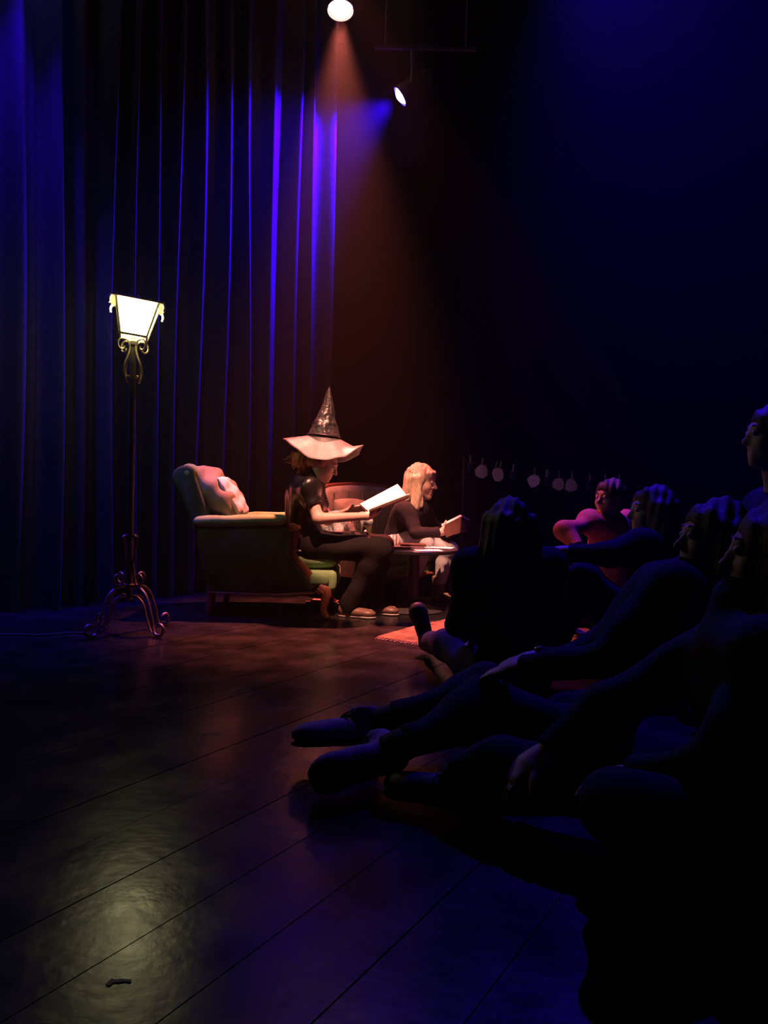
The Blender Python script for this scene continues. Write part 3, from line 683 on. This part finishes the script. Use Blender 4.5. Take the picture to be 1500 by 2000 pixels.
# ================================================================== RUG
rr = empty('rug', (-.022, 4.632, 0), 'worn rust coloured rug on the stage floor', 'rug', math.atan2(1.073, .725))
rl, rw = 2.05, 1.35
V = []; F = []; nx_, ny_ = 60, 40
for s_ in (0, 1):
    for i in range(nx_ + 1):
        for j in range(ny_ + 1):
            x = rl * i / nx_; y = -rw * j / ny_
            V.append((x, y, (.011 + .003 * math.sin(x * 7 + y * 5) + (.012 * math.exp(-((x - .5) ** 2 + (y + .1) ** 2) * 30))) if s_ == 0 else .001))
a = (nx_ + 1) * (ny_ + 1)
for i in range(nx_):
    for j in range(ny_):
        q = [i * (ny_ + 1) + j, (i + 1) * (ny_ + 1) + j, (i + 1) * (ny_ + 1) + j + 1, i * (ny_ + 1) + j + 1]; F.append(q[::-1]); F.append([v + a for v in q])
make('pile', V, F, 'rug', rr)
mb = MB()
for i in range(90):
    y = -rw * (i + .5) / 90; mb.tube([(0, y, .008), (-.02, y + rng.uniform(-.004, .004), .006), (-.045, y + rng.uniform(-.01, .01), .003)], .0025, 4)
fr = mb.build('fringe', 'fringe', rr); fr['kind'] = 'stuff'

# ================================================================== READER IN THE POINTED HAT
wit = empty('person', (-.52, 5.5, 0), 'seated reader in a tall pointed hat holding an open picture book', 'person')
J = dict(pelvis=at(600, 1058, 5.54), neck=at(608, 934, 5.52), fwd=(.97, -.2, -.12), hunch=.045,
         shR=at(600, 955, 5.37), shL=at(608, 950, 5.70), elR=at(622, 1013, 5.28), wrR=at(716, 1008, 5.33), elL=at(640, 1015, 5.80), wrL=at(682, 999, 5.66),
         hipR=at(612, 1066, 5.45), hipL=at(612, 1062, 5.64), knR=at(740, 1073, 5.37), knL=at(748, 1066, 5.60), anR=at(682, 1188, 5.40), anL=at(728, 1184, 5.56))
J['anR'][2] = .095; J['anL'][2] = .095
hc = at(633, 906, 5.50); HP, HL, HA = head_prims(hc, (.86, -.16, -.42), (0, 0, 1))
toeR = J['anR'] + np.array([.15, -.05, -.06]); toeL = J['anL'] + np.array([.15, -.04, -.06])
T = torso_prims(J); AR, AL = arm_prims(J, 'R'), arm_prims(J, 'L'); LR, LL = leg_prims(J, 'R'), leg_prims(J, 'L')
spA, spB = at(722, 1002, 5.46), at(797, 973, 5.48)              # spine of the open book
sd = nrm(spB - spA)
hR = hand_prims(J['wrR'], nrm(at(752, 1000, 5.42) - J['wrR']), (.1, .55, .8), (0, .3, 1), (.35, .75, .6), 1.0)
hL = hand_prims(J['wrL'], nrm(at(712, 990, 5.63) - J['wrL']), (.2, -.6, -.5), (.1, -.3, .9), (.25, .4, .3), .95)
body = T + [C(J['neck'], hc + np.array([-.02, 0, -.05]), .052, .05, .05)] + HP + AR + AL + LR + LL + hR + hL + foot_prims(J['anR'], toeR) + foot_prims(J['anL'], toeL)
blob('body', body, .0058, 'skin', wit)
eyes(wit, HL, HA)
slR = J['shR'] * .42 + J['elR'] * .58; slL = J['shL'] * .42 + J['elL'] * .58
shirt = [C(J['shR'], slR + (slR - J['shR']) * .2, .075, .064, .05), C(J['shL'], slL + (slL - J['shL']) * .2, .075, .064, .05), E(J['shR'] + [0, -.005, .0], np.eye(3), (.085, .08, .085), .05),
         CUT(slR, slR - J['shR'], .12), CUT(slL, slL - J['shL'], .12)] + [grow(p, .014) for p in T] + [C(J['neck'] - [0, 0, .02], J['neck'] + [.008, 0, .015], .068, .066, .05), CUT(J['pelvis'] - [0, 0, .05], (0, 0, -1), .28)]
sh = blob('blouse', shirt, .0065, 'satin', wit, folds(.014, 30, 2))
mb = MB(); ng = [J['neck'] + np.array([.008 + .066 * math.cos(a), .066 * math.sin(a), .02 + .02 * math.cos(a) * -1]) for a in np.linspace(0, 2 * math.pi, 24)]
mb.tube(ng, .011, 6).build('collar', 'satin', sh, world=True)
sq = MB()
for i in range(26):
    p = at(648 + rng.uniform(-12, 12), 985 + rng.uniform(-30, 25), 5.36 + rng.uniform(0, .05)); sq.lathe([(.0005, -.003), (.003, 0), (.0005, .003)], 5, p)
sqo = sq.build('sequin_trim', 'nail', sh, world=True); sqo['kind'] = 'stuff'
tr = [grow(T[0], .016)] + [grow(p, .022) for p in LR + LL] + [C(J['anR'] + [0, 0, .01], J['anR'] + [0, 0, -.055], .058, .062, .03), C(J['anL'] + [0, 0, .01], J['anL'] + [0, 0, -.055], .058, .062, .03),
      CUT(J['anR'] - [0, 0, .055], (0, 0, -1), .12), CUT(J['anL'] - [0, 0, .055], (0, 0, -1), .12), CUT(J['pelvis'] + [0, 0, .08], (0, 0, 1), .14)]
blob('trousers', tr, .0075, 'trouser', wit, folds(.012, 26, 6))
for an in (J['anR'], J['anL']):
    shoe('shoe', 'shoe', wit, np.array([an[0] - .075, an[1] + .01, .006]), np.array([an[0] + .2, an[1] - .07, .006]), (0, 0, 1), .275, .075, .098, 'sole', 'sole')
# hair: gathered at the nape with loose curls
r_, f_, u_ = HA
hp = [E(HL(0, -.03, .03), HA, (.092, .098, .098), .03), C(HL(0, -.085, -.03), HL(.01, -.15, -.06), .056, .045, .04), E(HL(.03, -.165, -.045), HA, (.066, .062, .062), .03), NOT(E(HL(0, .10, -.04), HA, (.11, .085, .12), .02))]
hair = blob('hair', hp, .006, 'ginger', wit, strands(.004, (0, .2, 1), 180, 1))
mb = MB()
for i in range(44):
    b_ = HL(rng.uniform(-.08, .08), rng.uniform(-.21, -.08), rng.uniform(-.07, .0)); P = [b_]
    for q in range(4): b_ = b_ + np.array([rng.uniform(-.03, .012), rng.uniform(-.03, .02), rng.uniform(-.035, .008)]); P.append(b_)
    mb.tube(spline(P, 4), [.006, .006, .0045, .0015], 5)
mb.build('loose_curls', 'ginger', hair, world=True)
# hat
hb = at(633, 853, 5.50); hat_ax = nrm(at(643, 757, 5.50) - hb)
X = nrm(np.array([1, -.05, 0]) - hat_ax * np.dot([1, -.05, 0], hat_ax)); Yv = np.cross(hat_ax, X)
nb, nr = 72, 12; V = []; F = []
for s_ in (0, 1):
    for j in range(nr + 1):
        t = j / nr
        for i in range(nb):
            a = 2 * math.pi * i / nb; ca, sa = math.cos(a), math.sin(a); r = .105 + (.175 + .012 * math.cos(2 * a)) * t
            dz = -.060 * t - .115 * sa * sa * t ** .9 - .022 * ca * t + .004 * t * math.sin(5 * a + 1) + .003 * t * math.sin(11 * a)
            if ca > .7: dz += .05 * ((ca - .7) / .3) * max(0, t - .6) / .4 * (1 if sa < .35 else .3)
            r2 = r * (1 - .10 * sa * sa * t)
            V.append(hb + X * ca * r2 * 1.0 + Yv * sa * r2 + hat_ax * (dz - .004 * s_))
m1 = (nr + 1) * nb
for j in range(nr):
    for i in range(nb):
        q = [j * nb + i, j * nb + (i + 1) % nb, (j + 1) * nb + (i + 1) % nb, (j + 1) * nb + i]; F.append(q[::-1]); F.append([v + m1 for v in q])
for i in range(nb):
    q = [nr * nb + i, nr * nb + (i + 1) % nb, m1 + nr * nb + (i + 1) % nb, m1 + nr * nb + i]; F.append(q[::-1])
brim = None
V2 = []; F2 = []; nz_, na = 40, 56
for j in range(nz_ + 1):
    t = j / nz_; z = .372 * t
    r = np.interp(t, [0, .08, .2, .34, .42, .6, .8, 1], [.118, .108, .094, .072, .062, .043, .024, .003])
    lean = np.interp(t, [0, .3, .6, 1], [0, -.004, .004, .0])
    for i in range(na):
        a = 2 * math.pi * i / na
        wr_ = 1 + (.045 * math.sin(3 * a + 4 * t) + .035 * math.sin(8 * a - 7 * t + 2 * math.sin(9 * t)) + .03 * math.sin(13 * a + 10 * t) + .035 * math.sin(30 * t + 1.5 * math.sin(3 * a)) * (t > .12) * (t < .5) + .02 * math.sin(61 * t + 3 * math.sin(2 * a)) * (t > .1) * (t < .45)) * min(1, 6 * t) * (1 - .4 * t)
        V2.append(hb + X * (r * wr_ * math.cos(a) + lean) + Yv * r * wr_ * math.sin(a) + hat_ax * (z - .004))
for j in range(nz_):
    for i in range(na): F2.append([j * na + i, j * na + (i + 1) % na, (j + 1) * na + (i + 1) % na, (j + 1) * na + i])
hat = make('pointed_hat', V2, F2, 'conecloth', wit, True, True)
make('hat_brim', V, F, 'brimcloth', hat, True, True)
mb = MB(); mb.tube([hb + X * .285 * 0 + X * .119 * math.cos(a) + Yv * .119 * math.sin(a) + hat_ax * .006 for a in np.linspace(0, 2 * math.pi, 40)], .006, 6); mb.build('hat_band', 'satin', hat, world=True)

# open picture book held by the hat wearer
bk_ = empty('open_book', spA, 'open picture book with blank white pages held by the hat wearer', 'book')
def quad_slab(name, m, par, a, b, c, d, th):
    a, b, c, d = map(np.array, (a, b, c, d)); n = nrm(np.cross(b - a, d - a)) * th
    V = [a, b, c, d, a - n, b - n, c - n, d - n]; return make(name, V, [[0, 1, 2, 3], [7, 6, 5, 4], [0, 4, 5, 1], [1, 5, 6, 2], [2, 6, 7, 3], [3, 7, 4, 0]], m, par, False, True)
wv1 = (at(776, 948, 5.62) - spB); wv1 = wv1 + 0
farA, farB = at(704, 986, 5.60), at(777, 947.5, 5.62)
nup = nrm(np.cross(spB - spA, farA - spA)); nup = nup if nup[2] > 0 else -nup
quad_slab('page', 'page', bk_, spA + nup * .010, spB + nup * .010, farB + nup * .010, farA + nup * .010, .008)
ex = sd * .006; ew = nrm(farA - spA) * .006
quad_slab('cover', 'cover', bk_, spA - ex, spB + ex, farB + ex + ew, farA - ex + ew, .004)
nrA, nrB = at(738, 1004, 5.37), at(801, 968, 5.30)
nrA = spA + (nrB - spB)
n2 = nrm(np.cross(spB - spA, nrA - spA)); n2 = n2 if n2[2] > 0 else -n2
quad_slab('page', 'page', bk_, spA + n2 * .010, spB + n2 * .010, nrB + n2 * .010, nrA + n2 * .010, .008)
quad_slab('cover', 'cover', bk_, spA - ex, spB + ex, nrB + ex, nrA - ex, .004)

# ================================================================== BLONDE READER ON THE LOVESEAT
wo2 = empty('person', (.15, 6.3, 0), 'blonde reader in dark top and pale jeans leaning forward on the loveseat', 'person')
fw2 = nrm((.86, -.42, -.1))
J = dict(pelvis=np.array([.17, 6.28, .53]), neck=at(818, 984, 6.18), fwd=(.8, -.42, -.45), hunch=.05,
         shR=at(796, 1000, 6.04), shL=at(822, 997, 6.32), elR=at(812, 1042, 5.93), wrR=at(860, 1040, 5.98), elL=at(858, 1045, 6.36), wrL=at(884, 1038, 6.16),
         hipR=np.array([.19, 6.19, .52]), hipL=np.array([.25, 6.37, .52]), knR=at(830, 1059, 5.98), knL=at(878, 1074, 6.25),
         anR=np.array([.21, 6.06, .10]), anL=np.array([.47, 6.30, .10]))
hc2 = at(824, 941, 6.12); HP, HL, HA = head_prims(hc2, (.90, -.36, -.14), (0, 0, 1), 1.12, 1)
T = torso_prims(J); AR, AL = arm_prims(J, 'R', .95), arm_prims(J, 'L', .95); LR, LL = leg_prims(J, 'R', .95), leg_prims(J, 'L', .95)
hR = hand_prims(J['wrR'], nrm(at(878, 1034, 5.99) - J['wrR']), (.15, .75, .35), (0, .1, 1), (.3, .5, .4), .95)
hL = hand_prims(J['wrL'], nrm(at(900, 1030, 6.1) - J['wrL']), (-.1, -.8, .2), (0, 0, 1), (.3, .5, .4), .95)
toeR = J['anR'] + np.array([.14, -.08, -.07]); toeL = J['anL'] + np.array([.14, -.07, -.07])
body = T + [C(J['neck'], hc2 + np.array([-.02, 0, -.06]), .052, .05, .05)] + HP + AR + AL + LR + LL + hR + hL + foot_prims(J['anR'], toeR) + foot_prims(J['anL'], toeL)
blob('body', body, .006, 'skin', wo2)
eyes(wo2, HL, HA, 1.12)
blob('lips', [C(HL(-.015, .090, -.058), HL(.015, .090, -.058), .005, k=.003), C(HL(-.013, .088, -.073), HL(.013, .088, -.073), .006, k=.003)], .003, 'lip', wo2)
top = [grow(p, .018) for p in AR + AL] + [CUT(J['wrR'] * .95 + J['elR'] * .05, J['wrR'] - J['elR'], .10), CUT(J['wrL'] * .95 + J['elL'] * .05, J['wrL'] - J['elL'], .10)] + [grow(p, .018) for p in T] + [
       C(J['neck'] - [0, 0, .03], J['neck'] + [.0, 0, .01], .07, .066, .05), CUT(J['pelvis'] - [0, 0, .06], (0, 0, -1), .3)]
blob('jumper', top, .0075, 'plum', wo2, folds(.013, 26, 8))
tr = [grow(T[0], .008)] + [grow(p, .012) for p in LR + LL] + [CUT(J['anR'] + [0, 0, .04], (0, 0, -1), .14), CUT(J['anL'] + [0, 0, .04], (0, 0, -1), .14), CUT(J['pelvis'] + [0, 0, .06], (0, 0, 1), .13)]
blob('jeans', tr, .0075, 'jeans', wo2, folds(.006, 32, 9))
for an in (J['anR'], J['anL']):
    d = nrm((.87, -.48, 0)); b_ = shoe('boot', 'boot', wo2, an + np.array([-.06, .035, -.094]), an + d * .2 + [0, 0, -.094], (0, 0, 1), .265, .08, .095, 'dsole')
    blob('boot_shaft', [C(an + [0, 0, -.02], an + [0, 0, .09], .052, .056, .02), CUT(an + [0, 0, .11], (0, 0, 1), .08)], .007, 'boot', b_, folds(.006, 40, 3))
hp = [E(HL(0, -.022, .038), HA, np.array([.095, .108, .098]) * 1.1, .03), C(HL(.075, -.01, .02), HL(.088, .012, -.185), .044, .034, .03), C(HL(-.075, -.01, .02), HL(-.085, .0, -.15), .040, .030, .03),
      C(HL(.05, -.07, 0), HL(.055, -.075, -.16), .05, .035, .03), C(HL(-.05, -.07, 0), HL(-.055, -.085, -.15), .05, .035, .03), C(HL(0, -.09, 0), HL(0, -.10, -.14), .05, .035, .03),
      C(HL(.07, .02, -.09), HL(.06, .045, -.165), .03, .018, .02), C(HL(-.07, .02, -.09), HL(-.06, .035, -.165), .03, .018, .02),
      NOT(E(HL(0, .11, -.045), HA, np.array([.066, .085, .10]), .02)), C(HL(-.045, .068, .066), HL(.045, .068, .066), .020, .020, .03), C(HL(-.042, .074, .046), HL(.042, .074, .046), .013, .013, .02)]
hair = blob('hair', hp, .0058, 'blonde', wo2, strands(.0045, (0, .05, 1), 210, 4))
mb = MB()
for i in range(70):
    a = rng.uniform(-2.6, 2.6); b_ = HL(.092 * math.sin(a), -.03 - .095 * math.cos(a) * (1 if abs(a) < 1.7 else .2), rng.uniform(.0, .07)); P = [b_]
    for q in range(4): b_ = b_ + HA[2] * -.048 + HA[0] * rng.uniform(-.008, .008) + HA[1] * rng.uniform(-.006, .012); P.append(b_)
    mb.tube(spline(P, 4), [.005, .006, .005, .0015], 5)
mb.build('hair_locks', 'blonde', hair, world=True)
# book in her hands: boards slightly open, cover towards the viewer
b2 = empty('open_book', at(884, 1034, 6.0), 'small tan book held tilted in the hands of the blonde reader', 'book')
qa, qb, qc, qd = at(863, 1028, 5.98), at(901, 1009, 5.96), at(898, 1040, 5.90), at(872, 1050, 5.92)
qe, qf = at(917, 1017, 6.10), at(914, 1040, 6.05)
quad_slab('cover', 'tancover', b2, qa, qb, qc, qd, .004)
off = np.array([.0, .018, .010])
quad_slab('page', 'page', b2, qa + off, qb + off, qc + off, qd + off, .014)
quad_slab('cover', 'tancover', b2, qb, qe, qf, qc, .004)
off2 = np.array([-.008, .014, .010])
quad_slab('page', 'page', b2, qb + off2, qe + off2, qf + off2, qc + off2, .012)

# ================================================================== AUDIENCE
def audience(label, pos, yaw, pose, topm, legm, hairm, skinm='skindk', s=1.0, h=.011, hairlen=0, shoem='darkshoe', head_yaw=0, head_dz=0, over=None, laces=None, solem='dsole', group='audience on the floor', feet_on=None, shoe_s=1.0):
    root = empty('person', (pos[0], pos[1], 0), label, 'person', 0, group)
    c, sn = math.cos(yaw), math.sin(yaw)
    def Wd(p): p = np.array(p, float) * s; return np.array([pos[0] + p[0] * c - p[1] * sn, pos[1] + p[0] * sn + p[1] * c, p[2]])
    P = dict(pose); J = {k: Wd(v) for k, v in P.items() if k not in ('fwd', 'footdir', 'soleup')}
    f = np.array(P.get('fwd', (1, 0, 0)), float); J['fwd'] = np.array([f[0] * c - f[1] * sn, f[0] * sn + f[1] * c, f[2]])
    if over: J.update({k: np.array(v, float) for k, v in over.items()})
    fy = yaw + head_yaw; face = (math.cos(fy), math.sin(fy), head_dz)
    HP, HL, HA = head_prims(J['head'], face, (0, 0, 1), s)
    T = torso_prims(J, s); AR, AL = arm_prims(J, 'R', s), arm_prims(J, 'L', s); LR, LL = leg_prims(J, 'R', s), leg_prims(J, 'L', s)
    hands = []
    for q in 'RL':
        d = nrm(J['wr' + q] - J['el' + q]); hands += hand_prims(J['wr' + q], d, (.1, .0, -1) if abs(d[2]) < .8 else (1, 0, 0), np.cross((0, 0, 1), d) * (1 if q == 'R' else -1), (.3, .4, .3), s)
    feet = []; FT = {}
    for q in 'RL':
        dv = nrm(J['toe' + q] - J['an' + q]); kn = nrm(J['kn' + q] - J['an' + q]); upv = nrm(kn - dv * np.dot(kn, dv)); heel = J['an' + q] - upv * .07 * s - dv * .06 * s
        if feet_on: heel, tp_, upv = feet_on[q]; dv = nrm(tp_ - heel); upv = nrm(upv - dv * np.dot(upv, dv))
        FT[q] = (heel, dv, upv); m_ = heel + dv * .06 * s + upv * .05 * s
        feet += [C(J['an' + q], m_, .036 * s, .032 * s, .02), C(m_ - upv * .015 * s, heel + dv * .20 * s + upv * .03 * s, .030 * s, .022 * s, .03)]
    body = T + [C(J['neck'], J['head'] - np.array([0, 0, .06 * s]), .054 * s, .05 * s, .05)] + HP + AR + AL + LR + LL + hands + feet
    blob('body', body, h, skinm, root)
    eyes(root, HL, HA, s)
    tp = [grow(p, .018) for p in AR + AL] + [CUT(J['wr' + q] * .93 + J['el' + q] * .07, J['wr' + q] - J['el' + q], .11) for q in 'RL']
    tp += [grow(p, .020) for p in T] + [C(J['neck'] - [0, 0, .03], J['neck'] + [0, 0, .02], .07 * s, .066 * s, .05)]
    blob('jacket', tp, h, topm, root, folds(.014, 22, int(abs(pos[0]) * 100)))
    lg = [grow(T[0], .012)] + [grow(p, .016) for p in LR + LL] + [CUT(J['an' + q] * .96 + J['kn' + q] * .04, J['an' + q] - J['kn' + q], .12) for q in 'RL']
    blob('trousers', lg, h, legm, root, folds(.012, 24, 5))
    for q in 'RL':
        heel, dv, upv = FT[q]
        blob('sock', [C(J['an' + q] * .85 + J['kn' + q] * .15, J['an' + q], .046 * s, .044 * s, .02), C(J['an' + q], heel + dv * .06 * s + upv * .06 * s, .044 * s, .044 * s, .02)], h, 'black', root)
        shoe('shoe', shoem, root, heel, heel + dv * .27 * s, upv, .275 * s * shoe_s, .08 * s * shoe_s, .105 * s * shoe_s, solem, laces, h * .8)
    hp = [E(HL(0, -.02, .036), HA, np.array([.088, .106, .098]) * s, .03), NOT(E(HL(0, .115, -.045), HA, np.array([.075, .085, .105]) * s, .02))]
    if hairlen:
        for a in np.linspace(-2.0, 2.0, 9): hp.append(C(HL(.075 * math.sin(a), -.02 - .075 * math.cos(a), .02), HL(.11 * math.sin(a), -.03 - .085 * math.cos(a), -hairlen), .042 * s, .034 * s, .03))
        hp = hp[:1] + hp[2:] + hp[1:2]
    else: hp.append(E(HL(0, -.07, -.03), HA, np.array([.07, .045, .06]) * s, .02))
    blob('hair', hp, h * .7, hairm, root, strands(.007, (0, .05, 1), 150, 3))
    return root, J

LEGSOUT = dict(pelvis=(0, 0, .13), neck=(-.02, 0, .62), head=(.02, 0, .78), shR=(-.01, -.17, .58), shL=(-.01, .17, .58), elR=(.05, -.22, .33), elL=(.05, .22, .33), wrR=(.28, -.13, .25), wrL=(.28, .13, .25),
               hipR=(.03, -.09, .11), hipL=(.03, .09, .11), knR=(.46, -.12, .15), knL=(.46, .12, .15), anR=(.90, -.10, .09), anL=(.90, .10, .09), toeR=(.93, -.14, .24), toeL=(.93, .14, .24))
KNEESUP = dict(LEGSOUT, neck=(.02, 0, .62), head=(.07, 0, .79), knR=(.34, -.12, .52), knL=(.36, .12, .50), anR=(.52, -.12, .10), anL=(.54, .12, .10), toeR=(.68, -.13, .035), toeL=(.70, .13, .035),
               elR=(.22, -.22, .52), elL=(.2, .22, .50), wrR=(.42, -.12, .57), wrL=(.42, .08, .56))
CROSSED = dict(LEGSOUT, neck=(.04, 0, .62), head=(.10, 0, .78), knR=(.32, -.36, .20), knL=(.32, .36, .20), anR=(.40, .02, .08), anL=(.30, -.04, .11), toeR=(.42, .18, .05), toeL=(.30, -.20, .06),
               elR=(.1, -.25, .34), elL=(.1, .25, .34), wrR=(.30, -.14, .25), wrL=(.30, .14, .25))
KNEEL = dict(LEGSOUT, pelvis=(0, 0, .40), neck=(.03, 0, .90), head=(.08, 0, 1.07), shR=(.02, -.18, .86), shL=(.02, .18, .86), elR=(.06, -.22, .60), elL=(.06, .22, .60), wrR=(.26, -.1, .50), wrL=(.26, .1, .50),
             hipR=(.02, -.09, .38), hipL=(.02, .09, .38), knR=(.30, -.11, .08), knL=(.30, .11, .08), anR=(-.14, -.11, .07), anL=(-.14, .11, .07), toeR=(-.27, -.11, .05), toeL=(-.27, .11, .05))
dirA = math.atan2(1.06, -.24)
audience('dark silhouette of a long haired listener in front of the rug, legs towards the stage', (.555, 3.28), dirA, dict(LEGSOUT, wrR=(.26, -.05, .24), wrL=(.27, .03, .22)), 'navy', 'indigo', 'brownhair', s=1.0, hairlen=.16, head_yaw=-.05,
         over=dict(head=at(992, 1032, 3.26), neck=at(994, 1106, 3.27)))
# legs stretched out to the left, torso leaning back at the right
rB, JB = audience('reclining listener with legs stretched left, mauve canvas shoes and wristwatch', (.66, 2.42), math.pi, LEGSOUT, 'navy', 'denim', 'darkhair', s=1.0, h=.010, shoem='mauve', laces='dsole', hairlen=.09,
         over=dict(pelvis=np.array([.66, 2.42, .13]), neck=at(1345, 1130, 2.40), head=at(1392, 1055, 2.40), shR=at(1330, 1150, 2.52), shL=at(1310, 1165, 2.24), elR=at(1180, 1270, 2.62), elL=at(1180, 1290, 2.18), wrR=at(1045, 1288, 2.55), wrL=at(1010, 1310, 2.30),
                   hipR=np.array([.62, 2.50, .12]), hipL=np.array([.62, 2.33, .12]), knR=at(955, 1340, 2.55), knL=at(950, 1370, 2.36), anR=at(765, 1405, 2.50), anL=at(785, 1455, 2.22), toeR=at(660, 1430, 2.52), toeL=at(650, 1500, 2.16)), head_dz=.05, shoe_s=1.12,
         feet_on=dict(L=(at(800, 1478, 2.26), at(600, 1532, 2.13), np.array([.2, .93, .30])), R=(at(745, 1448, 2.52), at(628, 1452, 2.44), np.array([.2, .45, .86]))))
wrp, wdr = JB['wrR'], nrm(JB['wrR'] - JB['elR']); a1 = nrm(np.cross(wdr, (0, 0, 1))); a2 = np.cross(a1, wdr)
mb = MB(); cw = wrp - wdr * .02
wt_ = mb.tube([cw + (a1 * math.cos(t) + a2 * math.sin(t)) * .036 for t in np.linspace(0, 2 * math.pi, 24)], .007, 6).build('wristwatch', 'strap', rB, world=True)
fc = cw + a2 * .040; V = [fc + a2 * .006] + [fc + (a1 * math.cos(t) + wdr * math.sin(t)) * .019 for t in np.linspace(0, 2 * math.pi, 20, endpoint=False)] + [fc - a2 * .006 + (a1 * math.cos(t) + wdr * math.sin(t)) * .020 for t in np.linspace(0, 2 * math.pi, 20, endpoint=False)]
make('watch_face', V, [[0, 1 + i, 1 + (i + 1) % 20] for i in range(20)] + [[1 + i, 21 + i, 21 + (i + 1) % 20, 1 + (i + 1) % 20] for i in range(20)], 'watch', wt_, True, True)
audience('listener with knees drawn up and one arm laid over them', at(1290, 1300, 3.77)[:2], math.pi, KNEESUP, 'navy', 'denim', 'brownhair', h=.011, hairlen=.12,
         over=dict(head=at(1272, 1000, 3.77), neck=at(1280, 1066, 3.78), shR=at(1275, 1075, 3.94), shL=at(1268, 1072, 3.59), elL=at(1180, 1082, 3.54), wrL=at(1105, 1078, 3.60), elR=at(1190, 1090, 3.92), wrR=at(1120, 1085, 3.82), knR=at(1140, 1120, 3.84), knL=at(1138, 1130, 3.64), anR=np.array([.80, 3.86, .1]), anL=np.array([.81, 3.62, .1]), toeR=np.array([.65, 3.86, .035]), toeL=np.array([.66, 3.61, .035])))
audience('man in a red shirt lit red, sitting at the far side of the audience', at(1180, 1200, 5.1)[:2], math.pi + .25, CROSSED, 'shirtred', 'denim', 'darkhair', h=.010, head_yaw=.35,
         over=dict(head=at(1190, 974, 5.02), neck=at(1190, 1012, 5.06), shR=at(1225, 1022, 5.22), shL=at(1160, 1022, 4.98), elL=at(1103, 1036, 4.82), wrL=at(1130, 1072, 4.72)))
audience('listener at the lower right with one laced shoe stretched towards the centre', (.90, 1.78), math.pi - .3, CROSSED, 'dkgreen', 'denim', 'darkhair', h=.010, hairlen=.13, shoem='darkshoe', laces='sole',
         over=dict(knL=np.array([.50, 1.55, .26]), anL=np.array([.66, 1.98, .10]), toeL=np.array([.60, 2.12, .05]), knR=at(985, 1500, 2.02), anR=at(890, 1520, 2.08), toeR=at(800, 1505, 2.14), wrR=at(1055, 1480, 1.95), elR=at(1190, 1380, 1.98), head=np.array([.93, 1.80, .77])))
audience('kneeling listener whose face shows in profile at the right edge', at(1530, 1300, 2.95)[:2], math.pi - .1, KNEEL, 'navy', 'denim', 'brownhair', 'skin', h=.012,
         over=dict(head=at(1512, 853, 2.9)))

# ================================================================== PAPER GARLAND ON A LINE
ga, gb = at(906, 899, 7.5), at(1222, 940, 7.5)
def gp(t): p = ga + (gb - ga) * t; p = p.copy(); p[2] -= .05 * math.sin(math.pi * t); return p
tag(MB().tube([gp(t) for t in np.linspace(0, 1, 24)], .0025, 5).build('garland_line', 'cord'), 'thin string the paper cut-outs hang from', 'string')
for q, lb in ((ga, 'slim dark stand holding the left end of the paper garland'), (gb, 'slim dark stand holding the right end of the paper garland')):
    st = empty('line_stand', (q[0], q[1], 0), lb, 'stand')
    MB().tube([(0, 0, .01), (0, 0, q[2] + .03)], .012, 8).build('pole', 'can', st)
    for k in range(3):
        a = 2.1 * k; MB().tube([(0, 0, .28), (.24 * math.cos(a), .24 * math.sin(a), .008)], .009, 6).build('leg', 'can', st)
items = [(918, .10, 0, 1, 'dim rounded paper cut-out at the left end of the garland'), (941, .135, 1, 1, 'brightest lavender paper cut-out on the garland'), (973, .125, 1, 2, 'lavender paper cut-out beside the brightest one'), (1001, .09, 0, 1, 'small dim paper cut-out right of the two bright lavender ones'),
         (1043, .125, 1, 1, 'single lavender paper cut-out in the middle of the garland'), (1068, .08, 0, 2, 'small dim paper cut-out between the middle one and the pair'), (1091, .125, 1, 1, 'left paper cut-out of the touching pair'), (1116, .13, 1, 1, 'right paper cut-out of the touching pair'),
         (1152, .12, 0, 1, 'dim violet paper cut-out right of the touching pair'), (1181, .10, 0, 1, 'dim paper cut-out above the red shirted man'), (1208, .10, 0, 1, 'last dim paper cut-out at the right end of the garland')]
for i, (px, d, br, np_, lb) in enumerate(items):
    t = (px - 906) / (1222 - 906); p = gp(t); r = np.random.default_rng(i + 40)
    root = empty('paper_cutout', (p[0], p[1], p[2]), lb, 'paper', r.uniform(-.25, .25) + (.9 if not br else 0), 'paper cut-outs on the garland')
    pts = []
    for k in range(9):
        a = math.pi / 2 + 2 * math.pi * k / 9; rad = d / 2 * r.uniform(.86, 1.10); pts.append((rad * math.cos(a), -d * .52 + rad * 1.08 * math.sin(a)))
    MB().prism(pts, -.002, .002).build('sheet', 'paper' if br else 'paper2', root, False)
    for k in range(np_):
        x = (k - (np_ - 1) / 2) * .04 + r.uniform(-.008, .008); MB().box((x, -.006, .025), (.009, .012, .075), Matrix.Rotation(r.uniform(-.2, .2), 3, 'Y')).build('clothes_peg', 'peg', root, False)

# torn tape scrap near the board seam, where the lamp glares on the floor
tp0 = on_floor(236, 1915, .0012); tq = MB(); ts = []
for i, (px, py) in enumerate(((206, 1922), (214, 1915), (219, 1911), (224, 1914), (236, 1912), (247, 1913), (257, 1914), (255, 1919), (243, 1917), (232, 1919), (222, 1919), (213, 1926))):
    ts.append(on_floor(px, py, .0012))
n_ = len(ts); V = [p - tp0 + np.array([0, 0, .0008]) for p in ts] + [p - tp0 for p in ts]
o = make('tape_scrap', V, [list(range(n_))[::-1], [i + n_ for i in range(n_)]] + [[i, (i + 1) % n_, (i + 1) % n_ + n_, i + n_] for i in range(n_)], 'cord', None, False)
o.location = tuple(tp0); tag(o, 'small torn scrap of black tape on the floor in the lamp glare', 'tape')
